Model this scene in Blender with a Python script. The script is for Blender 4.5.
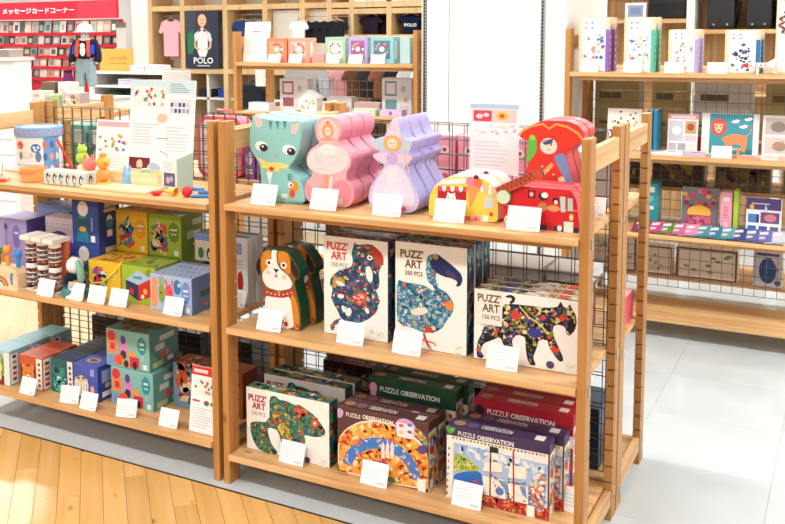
import bpy, math, random
from mathutils import Vector, Matrix
for o in list(bpy.data.objects): bpy.data.objects.remove(o)
scene = bpy.context.scene; COL = scene.collection
# ------------------------------------------------------------------ camera
cd = bpy.data.cameras.new('camera'); cam = bpy.data.objects.new('camera', cd); COL.objects.link(cam)
YAW, PITCH, ROLL = 0.5331, 0.1060, -0.0113
F_ = Vector((-math.sin(YAW)*math.cos(PITCH), math.cos(YAW)*math.cos(PITCH), -math.sin(PITCH)))
R_ = Vector((math.cos(YAW), math.sin(YAW), 0)); U_ = R_.cross(F_)
c, s = math.cos(ROLL), math.sin(ROLL)
R2 = c*R_ + s*U_; U2 = -s*R_ + c*U_
cam.matrix_world = Matrix(((R2.x, U2.x, -F_.x, 1.7272), (R2.y, U2.y, -F_.y, -2.5554), (R2.z, U2.z, -F_.z, 1.5014), (0, 0, 0, 1)))
cd.sensor_width = 36; cd.lens = 976.9/785*36
cd.shift_x = (392.5-283.5)/785; cd.shift_y = (129.6-262)/785
cd.clip_start = .05; cd.clip_end = 100
scene.camera = cam
# ------------------------------------------------------------------ light and exposure
w = bpy.data.worlds.new('shop_light'); scene.world = w; w.use_nodes = True
w.node_tree.nodes['Background'].inputs[0].default_value = (1, .995, .985, 1)
w.node_tree.nodes['Background'].inputs[1].default_value = 0.38      # the rest of the lit store, seen through the open front
LAMP_WATT = 39
vs = scene.view_settings
vs.view_transform = 'Standard'; vs.look = 'None'; vs.gamma = 1; vs.use_curve_mapping = False
vs.exposure = -0.03
# ------------------------------------------------------------------ helpers
def lin(h):
    if not isinstance(h, str): return h
    v = [int(h[i:i+2], 16)/255 for i in (0, 2, 4)]
    return tuple((x/12.92 if x <= .04045 else ((x+.055)/1.055)**2.4) for x in v)
MATS = {}
def newmat(name, rough=.5, spec=.5, metal=0, coat=0):
    m = bpy.data.materials.new(name); m.use_nodes = True
    b = m.node_tree.nodes['Principled BSDF']
    b.inputs['Roughness'].default_value = rough; b.inputs['Metallic'].default_value = metal
    b.inputs['Specular IOR Level'].default_value = spec; b.inputs['Coat Weight'].default_value = coat
    return m, m.node_tree, b
def attrmat(name, rough, spec=.5, metal=0, coat=0, bump=0, scale=300):
    m, nt, b = newmat(name, rough, spec, metal, coat)
    a = nt.nodes.new('ShaderNodeAttribute'); a.attribute_name = 'Col'
    n = nt.nodes.new('ShaderNodeTexNoise'); n.inputs['Scale'].default_value = scale
    tc = nt.nodes.new('ShaderNodeTexCoord'); nt.links.new(tc.outputs['Object'], n.inputs['Vector'])
    mx = nt.nodes.new('ShaderNodeMix'); mx.data_type = 'RGBA'; mx.blend_type = 'MULTIPLY'
    mr = nt.nodes.new('ShaderNodeMapRange'); mr.inputs[3].default_value = .93; mr.inputs[4].default_value = 1.04
    nt.links.new(n.outputs['Fac'], mr.inputs[0]); mx.inputs[0].default_value = 1
    nt.links.new(a.outputs['Color'], mx.inputs[6]); nt.links.new(mr.outputs[0], mx.inputs[7])
    nt.links.new(mx.outputs[2], b.inputs['Base Color'])
    if bump:
        bp = nt.nodes.new('ShaderNodeBump'); bp.inputs['Strength'].default_value = bump; bp.inputs['Distance'].default_value = .002
        nt.links.new(n.outputs['Fac'], bp.inputs['Height']); nt.links.new(bp.outputs[0], b.inputs['Normal'])
    return m
INK = attrmat('printed_card', .38, .45)
PAPER = attrmat('matt_paper', .7, .3)
PLASTIC = attrmat('smooth_plastic', .3, .5)
PAINT = attrmat('painted_wood', .45, .4)
FABRIC = attrmat('woven_fabric', .9, .1, bump=.4, scale=500)
METAL = attrmat('bare_metal', .35, .5, metal=.9)
WALLP = attrmat('wall_paint', .75, .3, scale=30)
CLEAR, _nt, _b = newmat('clear_plastic', .08)
_b.inputs['Transmission Weight'].default_value = 1; _b.inputs['Base Color'].default_value = (.95, .97, .97, 1); _b.inputs['IOR'].default_value = 1.15
def woodmat(name, c1, c2, c3, axis, rough=.45, sc=1.0, coat=0):
    m, nt, b = newmat(name, rough, .4, 0, coat)
    tc = nt.nodes.new('ShaderNodeTexCoord'); mp = nt.nodes.new('ShaderNodeMapping')
    oi = nt.nodes.new('ShaderNodeObjectInfo'); ad = nt.nodes.new('ShaderNodeVectorMath'); ad.operation = 'ADD'
    ml = nt.nodes.new('ShaderNodeVectorMath'); ml.operation = 'SCALE'; ml.inputs[3].default_value = 7.0
    cmb = nt.nodes.new('ShaderNodeCombineXYZ')
    for i in range(3): nt.links.new(oi.outputs['Random'], cmb.inputs[i])
    nt.links.new(cmb.outputs[0], ml.inputs[0]); nt.links.new(tc.outputs['Object'], ad.inputs[0]); nt.links.new(ml.outputs[0], ad.inputs[1])
    nt.links.new(ad.outputs[0], mp.inputs['Vector'])
    sv = [38*sc]*3; sv[axis] = 1.6*sc; mp.inputs['Scale'].default_value = sv
    n = nt.nodes.new('ShaderNodeTexNoise'); n.inputs['Scale'].default_value = 1; n.inputs['Detail'].default_value = 5; n.inputs['Distortion'].default_value = .6
    nt.links.new(mp.outputs[0], n.inputs['Vector'])
    r = nt.nodes.new('ShaderNodeValToRGB'); cr = r.color_ramp
    cr.elements[0].position = .3; cr.elements[0].color = (*lin(c1), 1); cr.elements[1].position = .72; cr.elements[1].color = (*lin(c3), 1)
    e = cr.elements.new(.5); e.color = (*lin(c2), 1)
    nt.links.new(n.outputs['Fac'], r.inputs[0])
    # knots
    mp2 = nt.nodes.new('ShaderNodeMapping'); kv = [9.0]*3; kv[axis] = 4.5; mp2.inputs['Scale'].default_value = kv
    nt.links.new(ad.outputs[0], mp2.inputs['Vector'])
    vo = nt.nodes.new('ShaderNodeTexVoronoi'); vo.inputs['Scale'].default_value = 1; nt.links.new(mp2.outputs[0], vo.inputs['Vector'])
    kr = nt.nodes.new('ShaderNodeMapRange'); kr.inputs[1].default_value = .02; kr.inputs[2].default_value = .11; kr.inputs[3].default_value = .45; kr.inputs[4].default_value = 1
    nt.links.new(vo.outputs['Distance'], kr.inputs[0])
    mx = nt.nodes.new('ShaderNodeMix'); mx.data_type = 'RGBA'; mx.blend_type = 'MULTIPLY'; mx.inputs[0].default_value = 1
    nt.links.new(r.outputs[0], mx.inputs[6]); nt.links.new(kr.outputs[0], mx.inputs[7])
    hv = nt.nodes.new('ShaderNodeHueSaturation'); vr = nt.nodes.new('ShaderNodeMapRange'); vr.inputs[3].default_value = .9; vr.inputs[4].default_value = 1.08
    nt.links.new(oi.outputs['Random'], vr.inputs[0]); nt.links.new(vr.outputs[0], hv.inputs['Value']); nt.links.new(mx.outputs[2], hv.inputs['Color'])
    nt.links.new(hv.outputs[0], b.inputs['Base Color'])
    return m
PINE = [woodmat('pine_%s' % 'xyz'[a], 'c0905c', 'd6aa74', 'e3bf8e', a) for a in range(3)]
POST = woodmat('pine_post', 'aa7538', 'bb8548', 'c59256', 2)
OAK = woodmat('pale_oak', 'd9b07a', 'e4c08c', 'ecce9e', 2, .5)
PLANKM = woodmat('maple_floor', 'd6a660', 'deb06c', 'e5bb7c', 0, .22, .5)
PALEPLANK = woodmat('maple_floor_pale', 'c8b08a', 'd0ba96', 'd6c4a2', 0, .3, .5)
TOYWOOD = woodmat('beech_toy', 'e2c295', 'ebd0a6', 'f2dcb8', 0, .5)

class MB:
    def __init__(s): s.v = []; s.f = []; s.c = []; s.sm = []
    def add(s, vs, fs, col, smooth=False):
        b = len(s.v); s.v += [tuple(x) for x in vs]; col = lin(col)
        for f in fs: s.f.append([i+b for i in f]); s.c.append(col); s.sm.append(smooth)
        return s
    def box(s, x0, x1, y0, y1, z0, z1, col, front=None, right=None, top=None, left=None):
        v = [(x0,y0,z0),(x1,y0,z0),(x1,y1,z0),(x0,y1,z0),(x0,y0,z1),(x1,y0,z1),(x1,y1,z1),(x0,y1,z1)]
        b = len(s.v); s.v += v
        for f, cc in (((0,3,2,1),col),((4,5,6,7),top or col),((0,1,5,4),front or col),((1,2,6,5),right or col),((2,3,7,6),col),((3,0,4,7),left or right or col)):
            s.f.append([i+b for i in f]); s.c.append(lin(cc)); s.sm.append(False)
        return s
    def prism(s, pts, y0, y1, cf, cs=None):           # pts (x,z) outline seen from -y, extruded along y
        a = sum(pts[i][0]*pts[(i+1) % len(pts)][1]-pts[(i+1) % len(pts)][0]*pts[i][1] for i in range(len(pts)))
        if a < 0: pts = pts[::-1]
        n = len(pts); v = [(x, y0, z) for x, z in pts]+[(x, y1, z) for x, z in pts]
        s.add(v, [list(range(n))], cf); b = len(s.v)-2*n; cs = lin(cs or cf)
        s.f.append([b+n+i for i in range(n)][::-1]); s.c.append(cs); s.sm.append(False)
        for i in range(n):
            j = (i+1) % n; s.f.append([b+i, b+n+i, b+n+j, b+j]); s.c.append(cs); s.sm.append(False)
        return s
    def lathe(s, prof, col, n=20, cx=0, cy=0, cz=0, axis='z', smooth=True):   # prof [(r,z[,col])]
        for k in range(len(prof)-1):
            a, b2 = prof[k], prof[k+1]; cc = b2[2] if len(b2) > 2 else col
            v = []
            for (r, z) in (a[:2], b2[:2]):
                for i in range(n):
                    t = 2*math.pi*i/n; p = (r*math.cos(t), r*math.sin(t), z)
                    if axis == 'y': p = (p[0], p[2], -p[1])
                    if axis == 'x': p = (p[2], p[1], -p[0])
                    v.append((cx+p[0], cy+p[1], cz+p[2]))
            s.add(v, [[i, (i+1) % n, n+(i+1) % n, n+i] for i in range(n)], cc, smooth)
        return s
    def ball(s, cx, cy, cz, rx, ry, rz, col, n=14, m=8):
        v = []; f = []
        for j in range(m+1):
            ph = math.pi*j/m-math.pi/2
            for i in range(n):
                t = 2*math.pi*i/n; v.append((cx+rx*math.cos(ph)*math.cos(t), cy+ry*math.cos(ph)*math.sin(t), cz+rz*math.sin(ph)))
        for j in range(m):
            for i in range(n): f.append([j*n+i, j*n+(i+1) % n, (j+1)*n+(i+1) % n, (j+1)*n+i])
        return s.add(v, f, col, True)
    def tube(s, pts, r, col, n=8):
        pts = [Vector(p) for p in pts]; rings = []
        for i, p in enumerate(pts):
            d = (pts[min(i+1, len(pts)-1)]-pts[max(i-1, 0)]).normalized()
            a = d.cross(Vector((0, 0, 1)) if abs(d.z) < .9 else Vector((1, 0, 0))).normalized(); b = d.cross(a)
            rr = r[i] if isinstance(r, (list, tuple)) else r
            rings.append([p+rr*(math.cos(2*math.pi*k/n)*a+math.sin(2*math.pi*k/n)*b) for k in range(n)])
        v = [x for g in rings for x in g]; f = []
        for i in range(len(pts)-1):
            for k in range(n): f.append([i*n+k, i*n+(k+1) % n, (i+1)*n+(k+1) % n, (i+1)*n+k])
        s.add(v, f, col, True); s.add(rings[0], [list(range(n))], col); s.add(rings[-1], [list(range(n))], col)
        return s
    def mesh(s, name):
        me = bpy.data.meshes.new(name); me.from_pydata(s.v, [], s.f); 
        a = me.attributes.new('Col', 'FLOAT_COLOR', 'FACE')
        flat = []
        for cc in s.c: flat += [cc[0], cc[1], cc[2], 1]
        if len(me.polygons) == len(s.c):
            a.data.foreach_set('color', flat); me.polygons.foreach_set('use_smooth', s.sm)
        me.update(); return me
    def build(s, name, mat, parent=None, bev=0, seg=1):
        o = bpy.data.objects.new(name, s.mesh(name)); COL.objects.link(o); o.data.materials.append(mat)
        if parent is not None: o.parent = parent
        if bev:
            b = o.modifiers.new('bevel', 'BEVEL'); b.width = bev; b.segments = seg; b.limit_method = 'ANGLE'; b.angle_limit = math.radians(40)
        return o
def tag(o, label, cat, group=None, kind=None):
    if label: o['label'] = label
    if cat: o['category'] = cat
    if group: o['group'] = group
    if kind: o['kind'] = kind
    return o
def thing(name, label, cat, loc=(0,0,0), rz=0, group=None):
    o = bpy.data.objects.new(name, None); COL.objects.link(o); o.empty_display_size = .02
    o.location = loc; o.rotation_euler = (0, 0, rz); return tag(o, label, cat, group)
KIDS = {}
def copy_tree(o, loc, label=None, rz=None, group=None):
    def rec(a, par):
        b = a.copy(); COL.objects.link(b); b.parent = par
        for ch in [x for x in COL.objects if x.parent == a]: rec(ch, b)
        return b
    r = rec(o, None); r.location = loc
    if rz is not None: r.rotation_euler = (0, 0, rz)
    if label: r['label'] = label
    if group: r['group'] = group
    return r
_txt = {}
def text_polys(string, bold=0):
    key = (string, bold)
    if key not in _txt:
        cu = bpy.data.curves.new('t', 'FONT'); cu.body = string; cu.offset = bold; cu.resolution_u = 2
        ob = bpy.data.objects.new('t', cu); COL.objects.link(ob)
        bpy.context.view_layer.update()
        me = bpy.data.meshes.new_from_object(ob.evaluated_get(bpy.context.evaluated_depsgraph_get()))
        P = [[(me.vertices[i].co.x, me.vertices[i].co.y) for i in p.vertices] for p in me.polygons]
        bpy.data.objects.remove(ob); bpy.data.meshes.remove(me); bpy.data.curves.remove(cu)
        xs = [q[0] for p in P for q in p] or [0, 1]; ys = [q[1] for p in P for q in p] or [0, 1]
        _txt[key] = (P, min(xs), max(xs), min(ys), max(ys))
    return _txt[key]
def inside(p, poly):
    r = False; j = len(poly)-1
    for i in range(len(poly)):
        a, b = poly[i], poly[j]
        if (a[1] > p[1]) != (b[1] > p[1]) and p[0] < (b[0]-a[0])*(p[1]-a[1])/(b[1]-a[1])+a[0]: r = not r
        j = i
    return r
def chaikin(P, it=2, uv=True):
    for _ in range(it):
        Q = []
        for i in range(len(P)):
            a, b = P[i], P[(i+1) % len(P)]
            Q += [(a[0]*.8+b[0]*.2, a[1]*.8+b[1]*.2), (a[0]*.2+b[0]*.8, a[1]*.2+b[1]*.8)]
        P = Q
    return P
class Art:
    """flat print on one face; drawn in a sketch frame given by the corners TL, TR, BL and stretched onto w x h metres"""
    def __init__(s, w, h, TL=(0, 1), TR=(1, 1), BL=(0, 0)):
        s.w, s.h = w, h; s.g = []; s.t = []; s.lv = 1.0
        s.TL = TL; s.TR = TR; ax, ay = TR[0]-TL[0], TR[1]-TL[1]; bx, by = BL[0]-TL[0], BL[1]-TL[1]
        s.ax, s.ay, s.bx, s.by = ax, ay, bx, by; s.det = ax*by-ay*bx
        s.su = w/math.hypot(ax, ay); s.sv = h/math.hypot(bx, by)
    def m(s, p):
        x, y = p[0]-s.TL[0], p[1]-s.TL[1]
        a = (x*s.by-y*s.bx)/s.det; b = (s.ax*y-s.ay*x)/s.det
        return (min(max(a, .003), .997)*s.w, (1-min(max(b, .003), .997))*s.h)
    def raw(s, uv, col, step=1.0): s.lv += step; s.g.append((uv, lin(col), s.lv)); return s
    def poly(s, pts, col):
        P = [s.m(p) for p in pts]
        return s.raw(chaikin(P, 1) if len(P) > 5 else P, col)
    def rect(s, x0, y0, x1, y1, col):
        a, b = s.m((x0, y1)), s.m((x1, y0))
        if s.TR != (1, 1):
            u0, v0 = s.m((x0, y1)); u1 = min(u0+(x1-x0)*s.su, s.w); v1 = min(v0+abs(y1-y0)*s.sv, s.h); a, b = (u0, v0), (u1, v1)
        return s.raw([(a[0], a[1]), (b[0], a[1]), (b[0], b[1]), (a[0], b[1])], col)
    def ell(s, x, y, rx, ry, col, rot=0, n=14):
        u, v = s.m((x, y)); rx *= s.su; ry *= s.sv; c_, s_ = math.cos(rot), math.sin(rot)
        return s.raw([(u+rx*math.cos(t)*c_-ry*math.sin(t)*s_, v+rx*math.cos(t)*s_+ry*math.sin(t)*c_) for t in [2*math.pi*i/n for i in range(n)]], col)
    def line(s, pts, wd, col):
        P = [Vector(s.m(p)) for p in pts]; wd *= s.su/2; L = []; Rr = []
        for i, p in enumerate(P):
            d = (P[min(i+1, len(P)-1)]-P[max(i-1, 0)])
            d = d.normalized() if d.length > 0 else Vector((1, 0)); q = Vector((-d.y, d.x))*wd
            L.append(tuple(p+q)); Rr.append(tuple(p-q))
        return s.raw(L+Rr[::-1], col)
    def mosaic(s, pts, pal, n, size, seed=1, base=None, uv=False):
        P = pts if uv else [s.m(p) for p in pts]; rnd = random.Random(seed)
        if not uv and len(P) > 12: P = chaikin(P, 1)
        n = int(n*1.5); size *= 1.35
        if base: s.raw(P, base)
        size *= s.su; xs = [p[0] for p in P]; ys = [p[1] for p in P]; k = 0; tries = 0; l0 = s.lv
        while k < n and tries < n*12:
            tries += 1; x = rnd.uniform(min(xs), max(xs)); y = rnd.uniform(min(ys), max(ys))
            if not inside((x, y), P): continue
            a = rnd.uniform(0, 6.28); l = size*rnd.uniform(.5, 1.3); b = l*rnd.uniform(.3, .8); m = rnd.choice((5, 6, 4, 7))
            q = [(x+l*math.cos(t)*math.cos(a)-b*math.sin(t)*math.sin(a), y+l*math.cos(t)*math.sin(a)+b*math.sin(t)*math.cos(a)) for t in [6.283*i/m+.3 for i in range(m)]]
            if sum(inside(z, P) for z in q) < m-1: continue
            q = [(min(max(x, .0005), s.w-.0005), min(max(y, .0005), s.h-.0005)) for x, y in q]
            s.g.append((q, lin(rnd.choice(pal)), l0+1+(k % 9)*.6)); k += 1
        s.lv = l0+7; return s
    def text(s, string, x0, y0, x1, y1, col, bold=.015):
        u0, v0 = s.m((x0, y1)); W = (x1-x0)*s.su; H = abs(y1-y0)*s.sv
        P, a, b, c0, d = text_polys(string, bold); s.lv += 1
        for p in P: s.t.append(([(u0+(x-a)/(b-a)*W, v0+(y-c0)/(d-c0)*H) for x, y in p], lin(col), s.lv))
        return s
    def lines(s, x0, y0, x1, y1, n, col='b9bcc4', seed=3):
        rnd = random.Random(seed); dy = (y1-y0)/n
        for i in range(n): y = y0+i*dy; s.rect(x0, y, x0+(x1-x0)*rnd.uniform(.6, 1), y+dy*.35, col)
        return s
    def put(s, parent, org, U, V, name='print', mat=None):
        org, U, V = Vector(org), Vector(U), Vector(V); N = U.cross(V)
        for L, nm in ((s.g, name), (s.t, 'lettering')):
            if not L: continue
            mb = MB()
            for uv, col, lv in L: mb.add([org+U*p[0]+V*p[1]+N*(.0003+lv*.00003) for p in uv], [list(range(len(uv)))], col)
            o = mb.build(nm, mat or INK, parent)
            # make every print face look outwards
            for p in o.data.polygons:
                if p.normal.dot(N) < 0: p.flip()
X, Y, Z = Vector((1, 0, 0)), Vector((0, 1, 0)), Vector((0, 0, 1))
def face(t, art, side, w, d, h):
    if art is None: return
    if side == 'front': art.put(t, (-w/2, -d/2, 0), X, Z)
    if side == 'right': art.put(t, (w/2, -d/2, 0), Y, Z)
    if side == 'top': art.put(t, (-w/2, -d/2, h), X, Y)
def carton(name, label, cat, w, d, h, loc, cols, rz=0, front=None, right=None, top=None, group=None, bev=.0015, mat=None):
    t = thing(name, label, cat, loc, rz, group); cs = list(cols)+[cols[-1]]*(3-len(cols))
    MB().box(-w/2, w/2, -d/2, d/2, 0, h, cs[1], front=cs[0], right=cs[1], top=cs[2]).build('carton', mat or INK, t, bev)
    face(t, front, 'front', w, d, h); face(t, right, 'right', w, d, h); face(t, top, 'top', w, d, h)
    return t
def silhouette(name, label, cat, pts, TL, TR, BL, w, h, th, loc, cf, cs, art, rz=0, group=None, side_art=None):
    t = thing(name, label, cat, loc, rz, group); a0 = Art(w, h, TL, TR, BL)
    P = chaikin([(u-w/2, v) for u, v in [a0.m(p) for p in pts]], 2)
    MB().prism(P, -th/2, th/2, cf, cs).build('carton', INK, t, .002, 2)
    if art: art.put(t, (-w/2, -th/2, 0), X, Z)
    return t
# ------------------------------------------------------------------ the shop shell
def struct(name, mb, mat, bev=0):
    o = mb.build(name, mat, None, bev); o['kind'] = 'structure'; return o
TILEM, _nt, _b = newmat('white_vinyl_tile', .12, .5)
_n = _nt.nodes.new('ShaderNodeTexNoise'); _n.inputs['Scale'].default_value = 3.5; _n.inputs['Detail'].default_value = 6
_tc = _nt.nodes.new('ShaderNodeTexCoord'); _nt.links.new(_tc.outputs['Object'], _n.inputs['Vector'])
_r = _nt.nodes.new('ShaderNodeValToRGB'); _r.color_ramp.elements[0].color = (*lin('c3cdd2'), 1); _r.color_ramp.elements[1].color = (*lin('ccd5d9'), 1)
_r.color_ramp.elements[0].position = .35; _r.color_ramp.elements[1].position = .65
_nt.links.new(_n.outputs['Fac'], _r.inputs[0]); _nt.links.new(_r.outputs[0], _b.inputs['Base Color'])
floor = struct('floor', MB().box(-10.5, 4.5, -6, 9, -.06, -.004, 'c0c8cc'), WALLP)
tm = MB().box(.0004, .4496, .0004, .4496, -.004, 0, 'ccd2d3').mesh('tile'); tm.materials.append(TILEM)
for i in range(-3, 5):
    for j in range(0, 8):
        o = bpy.data.objects.new('tile', tm); COL.objects.link(o); o.parent = floor; o.location = (1.09+i*.45, -.035+j*.45, 0)
TILEFAR = MB()
TILEFAR.box(-10.5, 4.5, 3.566, 9, -.004, -.0005, 'ccd2d3').box(2.891, 4.5, -.035, 3.565, -.004, -.0005, 'ccd2d3')
o = TILEFAR.build('far_tiling', TILEM, floor)
wf = struct('floor.001', MB().box(-10.5, 4.5, -6, -.042, -.05, -.0015, '8a6232').box(-10.5, -1.42, -.042, 3.56, -.05, -.0015, 'b8a484'), PAPER)
tr = MB().box(-10.5, 4.5, -.041, -.035, -.02, .002, '2c2a28').build('edging_strip', PLASTIC, floor)
def clip(poly, f):
    out = []
    for i in range(len(poly)):
        a, b = poly[i], poly[(i+1) % len(poly)]; fa, fb = f(a), f(b)
        if fa >= 0: out.append(a)
        if (fa >= 0) != (fb >= 0): t = fa/(fa-fb); out.append((a[0]+(b[0]-a[0])*t, a[1]+(b[1]-a[1])*t))
    return out
rnd = random.Random(5)
PD = Vector((.665, -.747)); PN = Vector((.747, .665)); PW = .0722
def planks(i0, i1, u0, u1, ln, fs, mat, off=0):
    for i in range(i0, i1):
        u = u0-((i*.37) % 1)*ln
        while u < u1:
            a = PN*(i*PW+.0008+off); b = PN*((i+1)*PW-.0008+off)
            q = [a+PD*(u+.0005), a+PD*(u+ln-.0005), b+PD*(u+ln-.0005), b+PD*(u+.0005)]
            q = [(p.x, p.y) for p in q]; u += ln
            for f in fs: q = clip(q, f) if len(q) > 2 else q
            if len(q) < 3: continue
            ar = abs(sum(q[k][0]*q[(k+1) % len(q)][1]-q[(k+1) % len(q)][0]*q[k][1] for k in range(len(q))))/2
            if ar < 2e-4: continue
            cx, cy = sum(p[0] for p in q)/len(q), sum(p[1] for p in q)/len(q)
            loc = [((p[0]-cx)*PD.x+(p[1]-cy)*PD.y, (p[0]-cx)*PN.x+(p[1]-cy)*PN.y) for p in q]
            n = len(loc); mb = MB()
            if sum(loc[k][0]*loc[(k+1) % n][1]-loc[(k+1) % n][0]*loc[k][1] for k in range(n)) < 0: loc = loc[::-1]
            mb.add([(x, y, 0) for x, y in loc]+[(x, y, -.006) for x, y in loc], [list(range(n))]+[[n+k, n+(k+1) % n, (k+1) % n, k] for k in range(n)], 'e0b878')
            o = mb.build('plank', mat, wf); o.location = (cx, cy, .0); o.rotation_euler = (0, 0, math.atan2(PD.y, PD.x))
planks(-22, 5, -.9, 2.4, .91, [lambda p: -.0415-p[1], lambda p: p[1]+.95, lambda p: p[0]+1.75, lambda p: 1.3-p[0]], PLANKM, .021)
planks(-32, -2, -4.5, 1.0, .91, [lambda p: p[1]-.25, lambda p: 1.75-p[1], lambda p: p[0]+2.9, lambda p: -1.42-p[0]], PALEPLANK, .021)
struct('ceiling', MB().box(-10.5, 4.5, -6, 9, 2.75, 2.8, 'f4f4f2'), WALLP)
struct('wall_back', MB().box(-10.5, 4.5, 8.2, 8.3, 0, 2.75, 'f0eee9'), WALLP)
struct('wall_left', MB().box(-10.5, -10.4, -6, 8.2, 0, 2.75, 'f0eee9'), WALLP)
struct('wall_right', MB().box(4.4, 4.5, -6, 8.2, 0, 2.75, 'f0eee9'), WALLP)
EMIT = bpy.data.materials.new('lamp_diffuser'); EMIT.use_nodes = True
_b = EMIT.node_tree.nodes['Principled BSDF']; _b.inputs['Emission Color'].default_value = (1, .98, .94, 1); _b.inputs['Emission Strength'].default_value = 6
lamp0 = None
for i, lx in enumerate((-7.8, -5.0, -2.4, .2, 2.7)):
    for j, ly in enumerate((-4.2, -1.7, .9, 3.5, 6.2)):
        lb = 'white ceiling light trough with glowing diffuser'
        if lamp0 is None:
            lamp0 = thing('ceiling_light', lb, 'ceiling light', (lx, ly, 2.75), 0, 'ceiling lights in rows')
            MB().box(-.65, .65, -.17, .17, -.05, 0, 'f2f2f2').build('housing', PLASTIC, lamp0, .004)
            MB().box(-.61, .61, -.13, .13, -.056, -.045, 'ffffff').build('diffuser', EMIT, lamp0)
            r = lamp0
        else: r = copy_tree(lamp0, (lx, ly, 2.75))
        ld = bpy.data.lights.new('fluorescent', 'AREA'); ld.shape = 'RECTANGLE'; ld.size = 1.2; ld.size_y = .26; ld.energy = LAMP_WATT; ld.color = (1, .99, .97)
        lo = bpy.data.objects.new('fluorescent', ld); COL.objects.link(lo); lo.location = (lx, ly, 2.688)
# pillar between the two rear shelf units
PILLARX0, PILLARX1, PILLARY = -.262, .49, 2.25
pil = struct('wall_pillar', MB().box(PILLARX0, PILLARX1, PILLARY, PILLARY+.6, 0, 2.75, 'e6e7e3'), WALLP, .004)
MB().box(PILLARX0+.035, PILLARX0+.155, PILLARY-.012, PILLARY-.0005, 0, 2.7, 'eceeed').build('side_panel', WALLP, pil, .002)
MB().box(PILLARX0+.16, PILLARX1-.115, PILLARY-.012, PILLARY-.0005, 0, 2.7, 'e4e6e4').build('centre_panel', WALLP, pil, .002)
for px in (PILLARX0+.024, PILLARX1-.11):
    st = MB().box(px-.009, px+.009, PILLARY-.016, PILLARY-.0005, 0, 2.7, 'b8bab8').build('slotted_upright', METAL, pil)
    sl = MB()
    for k in range(150): sl.box(px-.004, px+.004, PILLARY-.0172, PILLARY-.016, .02+k*.0175, .033+k*.0175, '1c1c1c')
    sl.build('slots', PLASTIC, st)
# ------------------------------------------------------------------ pine shelving
PW_, PDp = .0235, .061
def post_mesh(H, back):
    d = PDp; pts = [(0, 0)] if not back else []
    zs = [.12+k*.05 for k in range(int((H-.2)/.05))]
    if not back:      # notches on the rear face (y = d)
        out = [(0, 0), (d, 0)]
        for z in zs: out += [(d, z-.0026), (d-.011, z-.0026), (d-.011, z+.0026), (d, z+.0026)]
        out += [(d, H), (0, H)]
    else:
        out = [(0, 0), (d, 0), (d, H), (0, H)]
        for z in zs[::-1]: out += [(0, z+.0026), (.011, z+.0026), (.011, z-.0026), (0, z-.0026)]
    n = len(out); mb = MB()
    mb.add([(0, y, z) for y, z in out]+[(PW_, y, z) for y, z in out], [list(range(n))[::-1], [n+k for k in range(n)]]+[[k, (k+1) % n, n+(k+1) % n, n+k] for k in range(n)], 'c08a48')
    me = mb.mesh('post'); me.materials.append(POST); return me
_pm = {}
def shelf_unit(label, x0, y0, W, D, H, shelves, rot=0, mesh_z=None, wire_label=None, pr=.012, thick=.019):
    """x0 = inner face of the left post, y0 = front of the front posts"""
    t = thing('pine_shelf_unit', label, 'shelf unit', (x0, y0, 0), rot)
    for b in (0, 1):
        if (H, b) not in _pm: _pm[(H, b)] = post_mesh(H, b)
        for x in (-PW_, W):
            o = bpy.data.objects.new('post', _pm[(H, b)]); COL.objects.link(o); o.parent = t; o.location = (x, (D-PDp) if b else 0, 0)
    for x in (-PW_+.002, W+.002):
        MB().box(x, x+PW_-.004, PDp, D-PDp, H-.095, H-.03, 'c08a48').build('top_rail', PINE[1], t, .002)
        MB().box(x, x+PW_-.004, PDp, D-PDp, .045, .095, 'c08a48').build('bottom_rail', PINE[1], t, .002)
    for k, z in enumerate(shelves):
        last = k == len(shelves)-1
        MB().box(.001, W-.001, -pr, D-.035, z-thick, z, 'd8a566').build('shelf_board', PINE[0], t, .002, 2)
        for y in (PDp*.5, D-PDp*.5):
            for x in (0, W): MB().lathe([(0, -.001), (.004, -.001), (.004, .012), (0, .012)], 'c8c8c8', 8, x-.004, y, z-thick-.005, 'x').build('shelf_pin', METAL, t)
        for x in (-PW_-.003, W+PW_):
            for y in (PDp*.55, D-PDp*.6): MB().box(x, x+.003, y-.006, y+.006, z-thick-.012, z-.004, 'd0d0d0').build('shelf_clip', METAL, t)
        if not last:
            MB().box(.03, W-.03, .04, .058, z-thick-.022, z-thick, 'b98046').build('batten', PINE[0], t)
    return t
def wire_panel(label, x0, x1, y, z0, z1, col='6b6460', pitch=.05, r=.0016):
    t = thing('wire_grid_panel', label, 'wire panel', (x0, y, z0)); W, H = x1-x0, z1-z0
    vm = MB().tube([(0, 0, 0), (0, 0, H)], r, col, 5).mesh('upright_wire'); vm.materials.append(METAL)
    hm = MB().tube([(0, 0, 0), (W, 0, 0)], r, col, 5).mesh('cross_wire'); hm.materials.append(METAL)
    n = int(round(W/pitch)); m = int(round(H/pitch))
    for i in range(n+1):
        o = bpy.data.objects.new('upright_wire', vm); COL.objects.link(o); o.parent = t; o.location = (i*W/n, 0, 0)
    for j in range(m+1):
        o = bpy.data.objects.new('cross_wire', hm); COL.objects.link(o); o.parent = t; o.location = (0, -2*r, j*H/m)
    return t
WA, DA, HA = 1.1156, .4231, 1.2
shelf_unit('pine shelf unit holding cat, dog and animal puzzle boxes', 0, 0, WA, DA, HA, (.937, .532, .105))
shelf_unit('pine shelf unit back to back with the puzzle shelf unit', WA, 2*DA+.014, WA, DA, HA, (.925, .505, .07), math.pi)
XL = -.065-WA
shelf_unit('pine shelf unit holding building blocks, drum and jar sets', XL, 0, WA, DA, HA, (.931, .528, .132))
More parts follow.
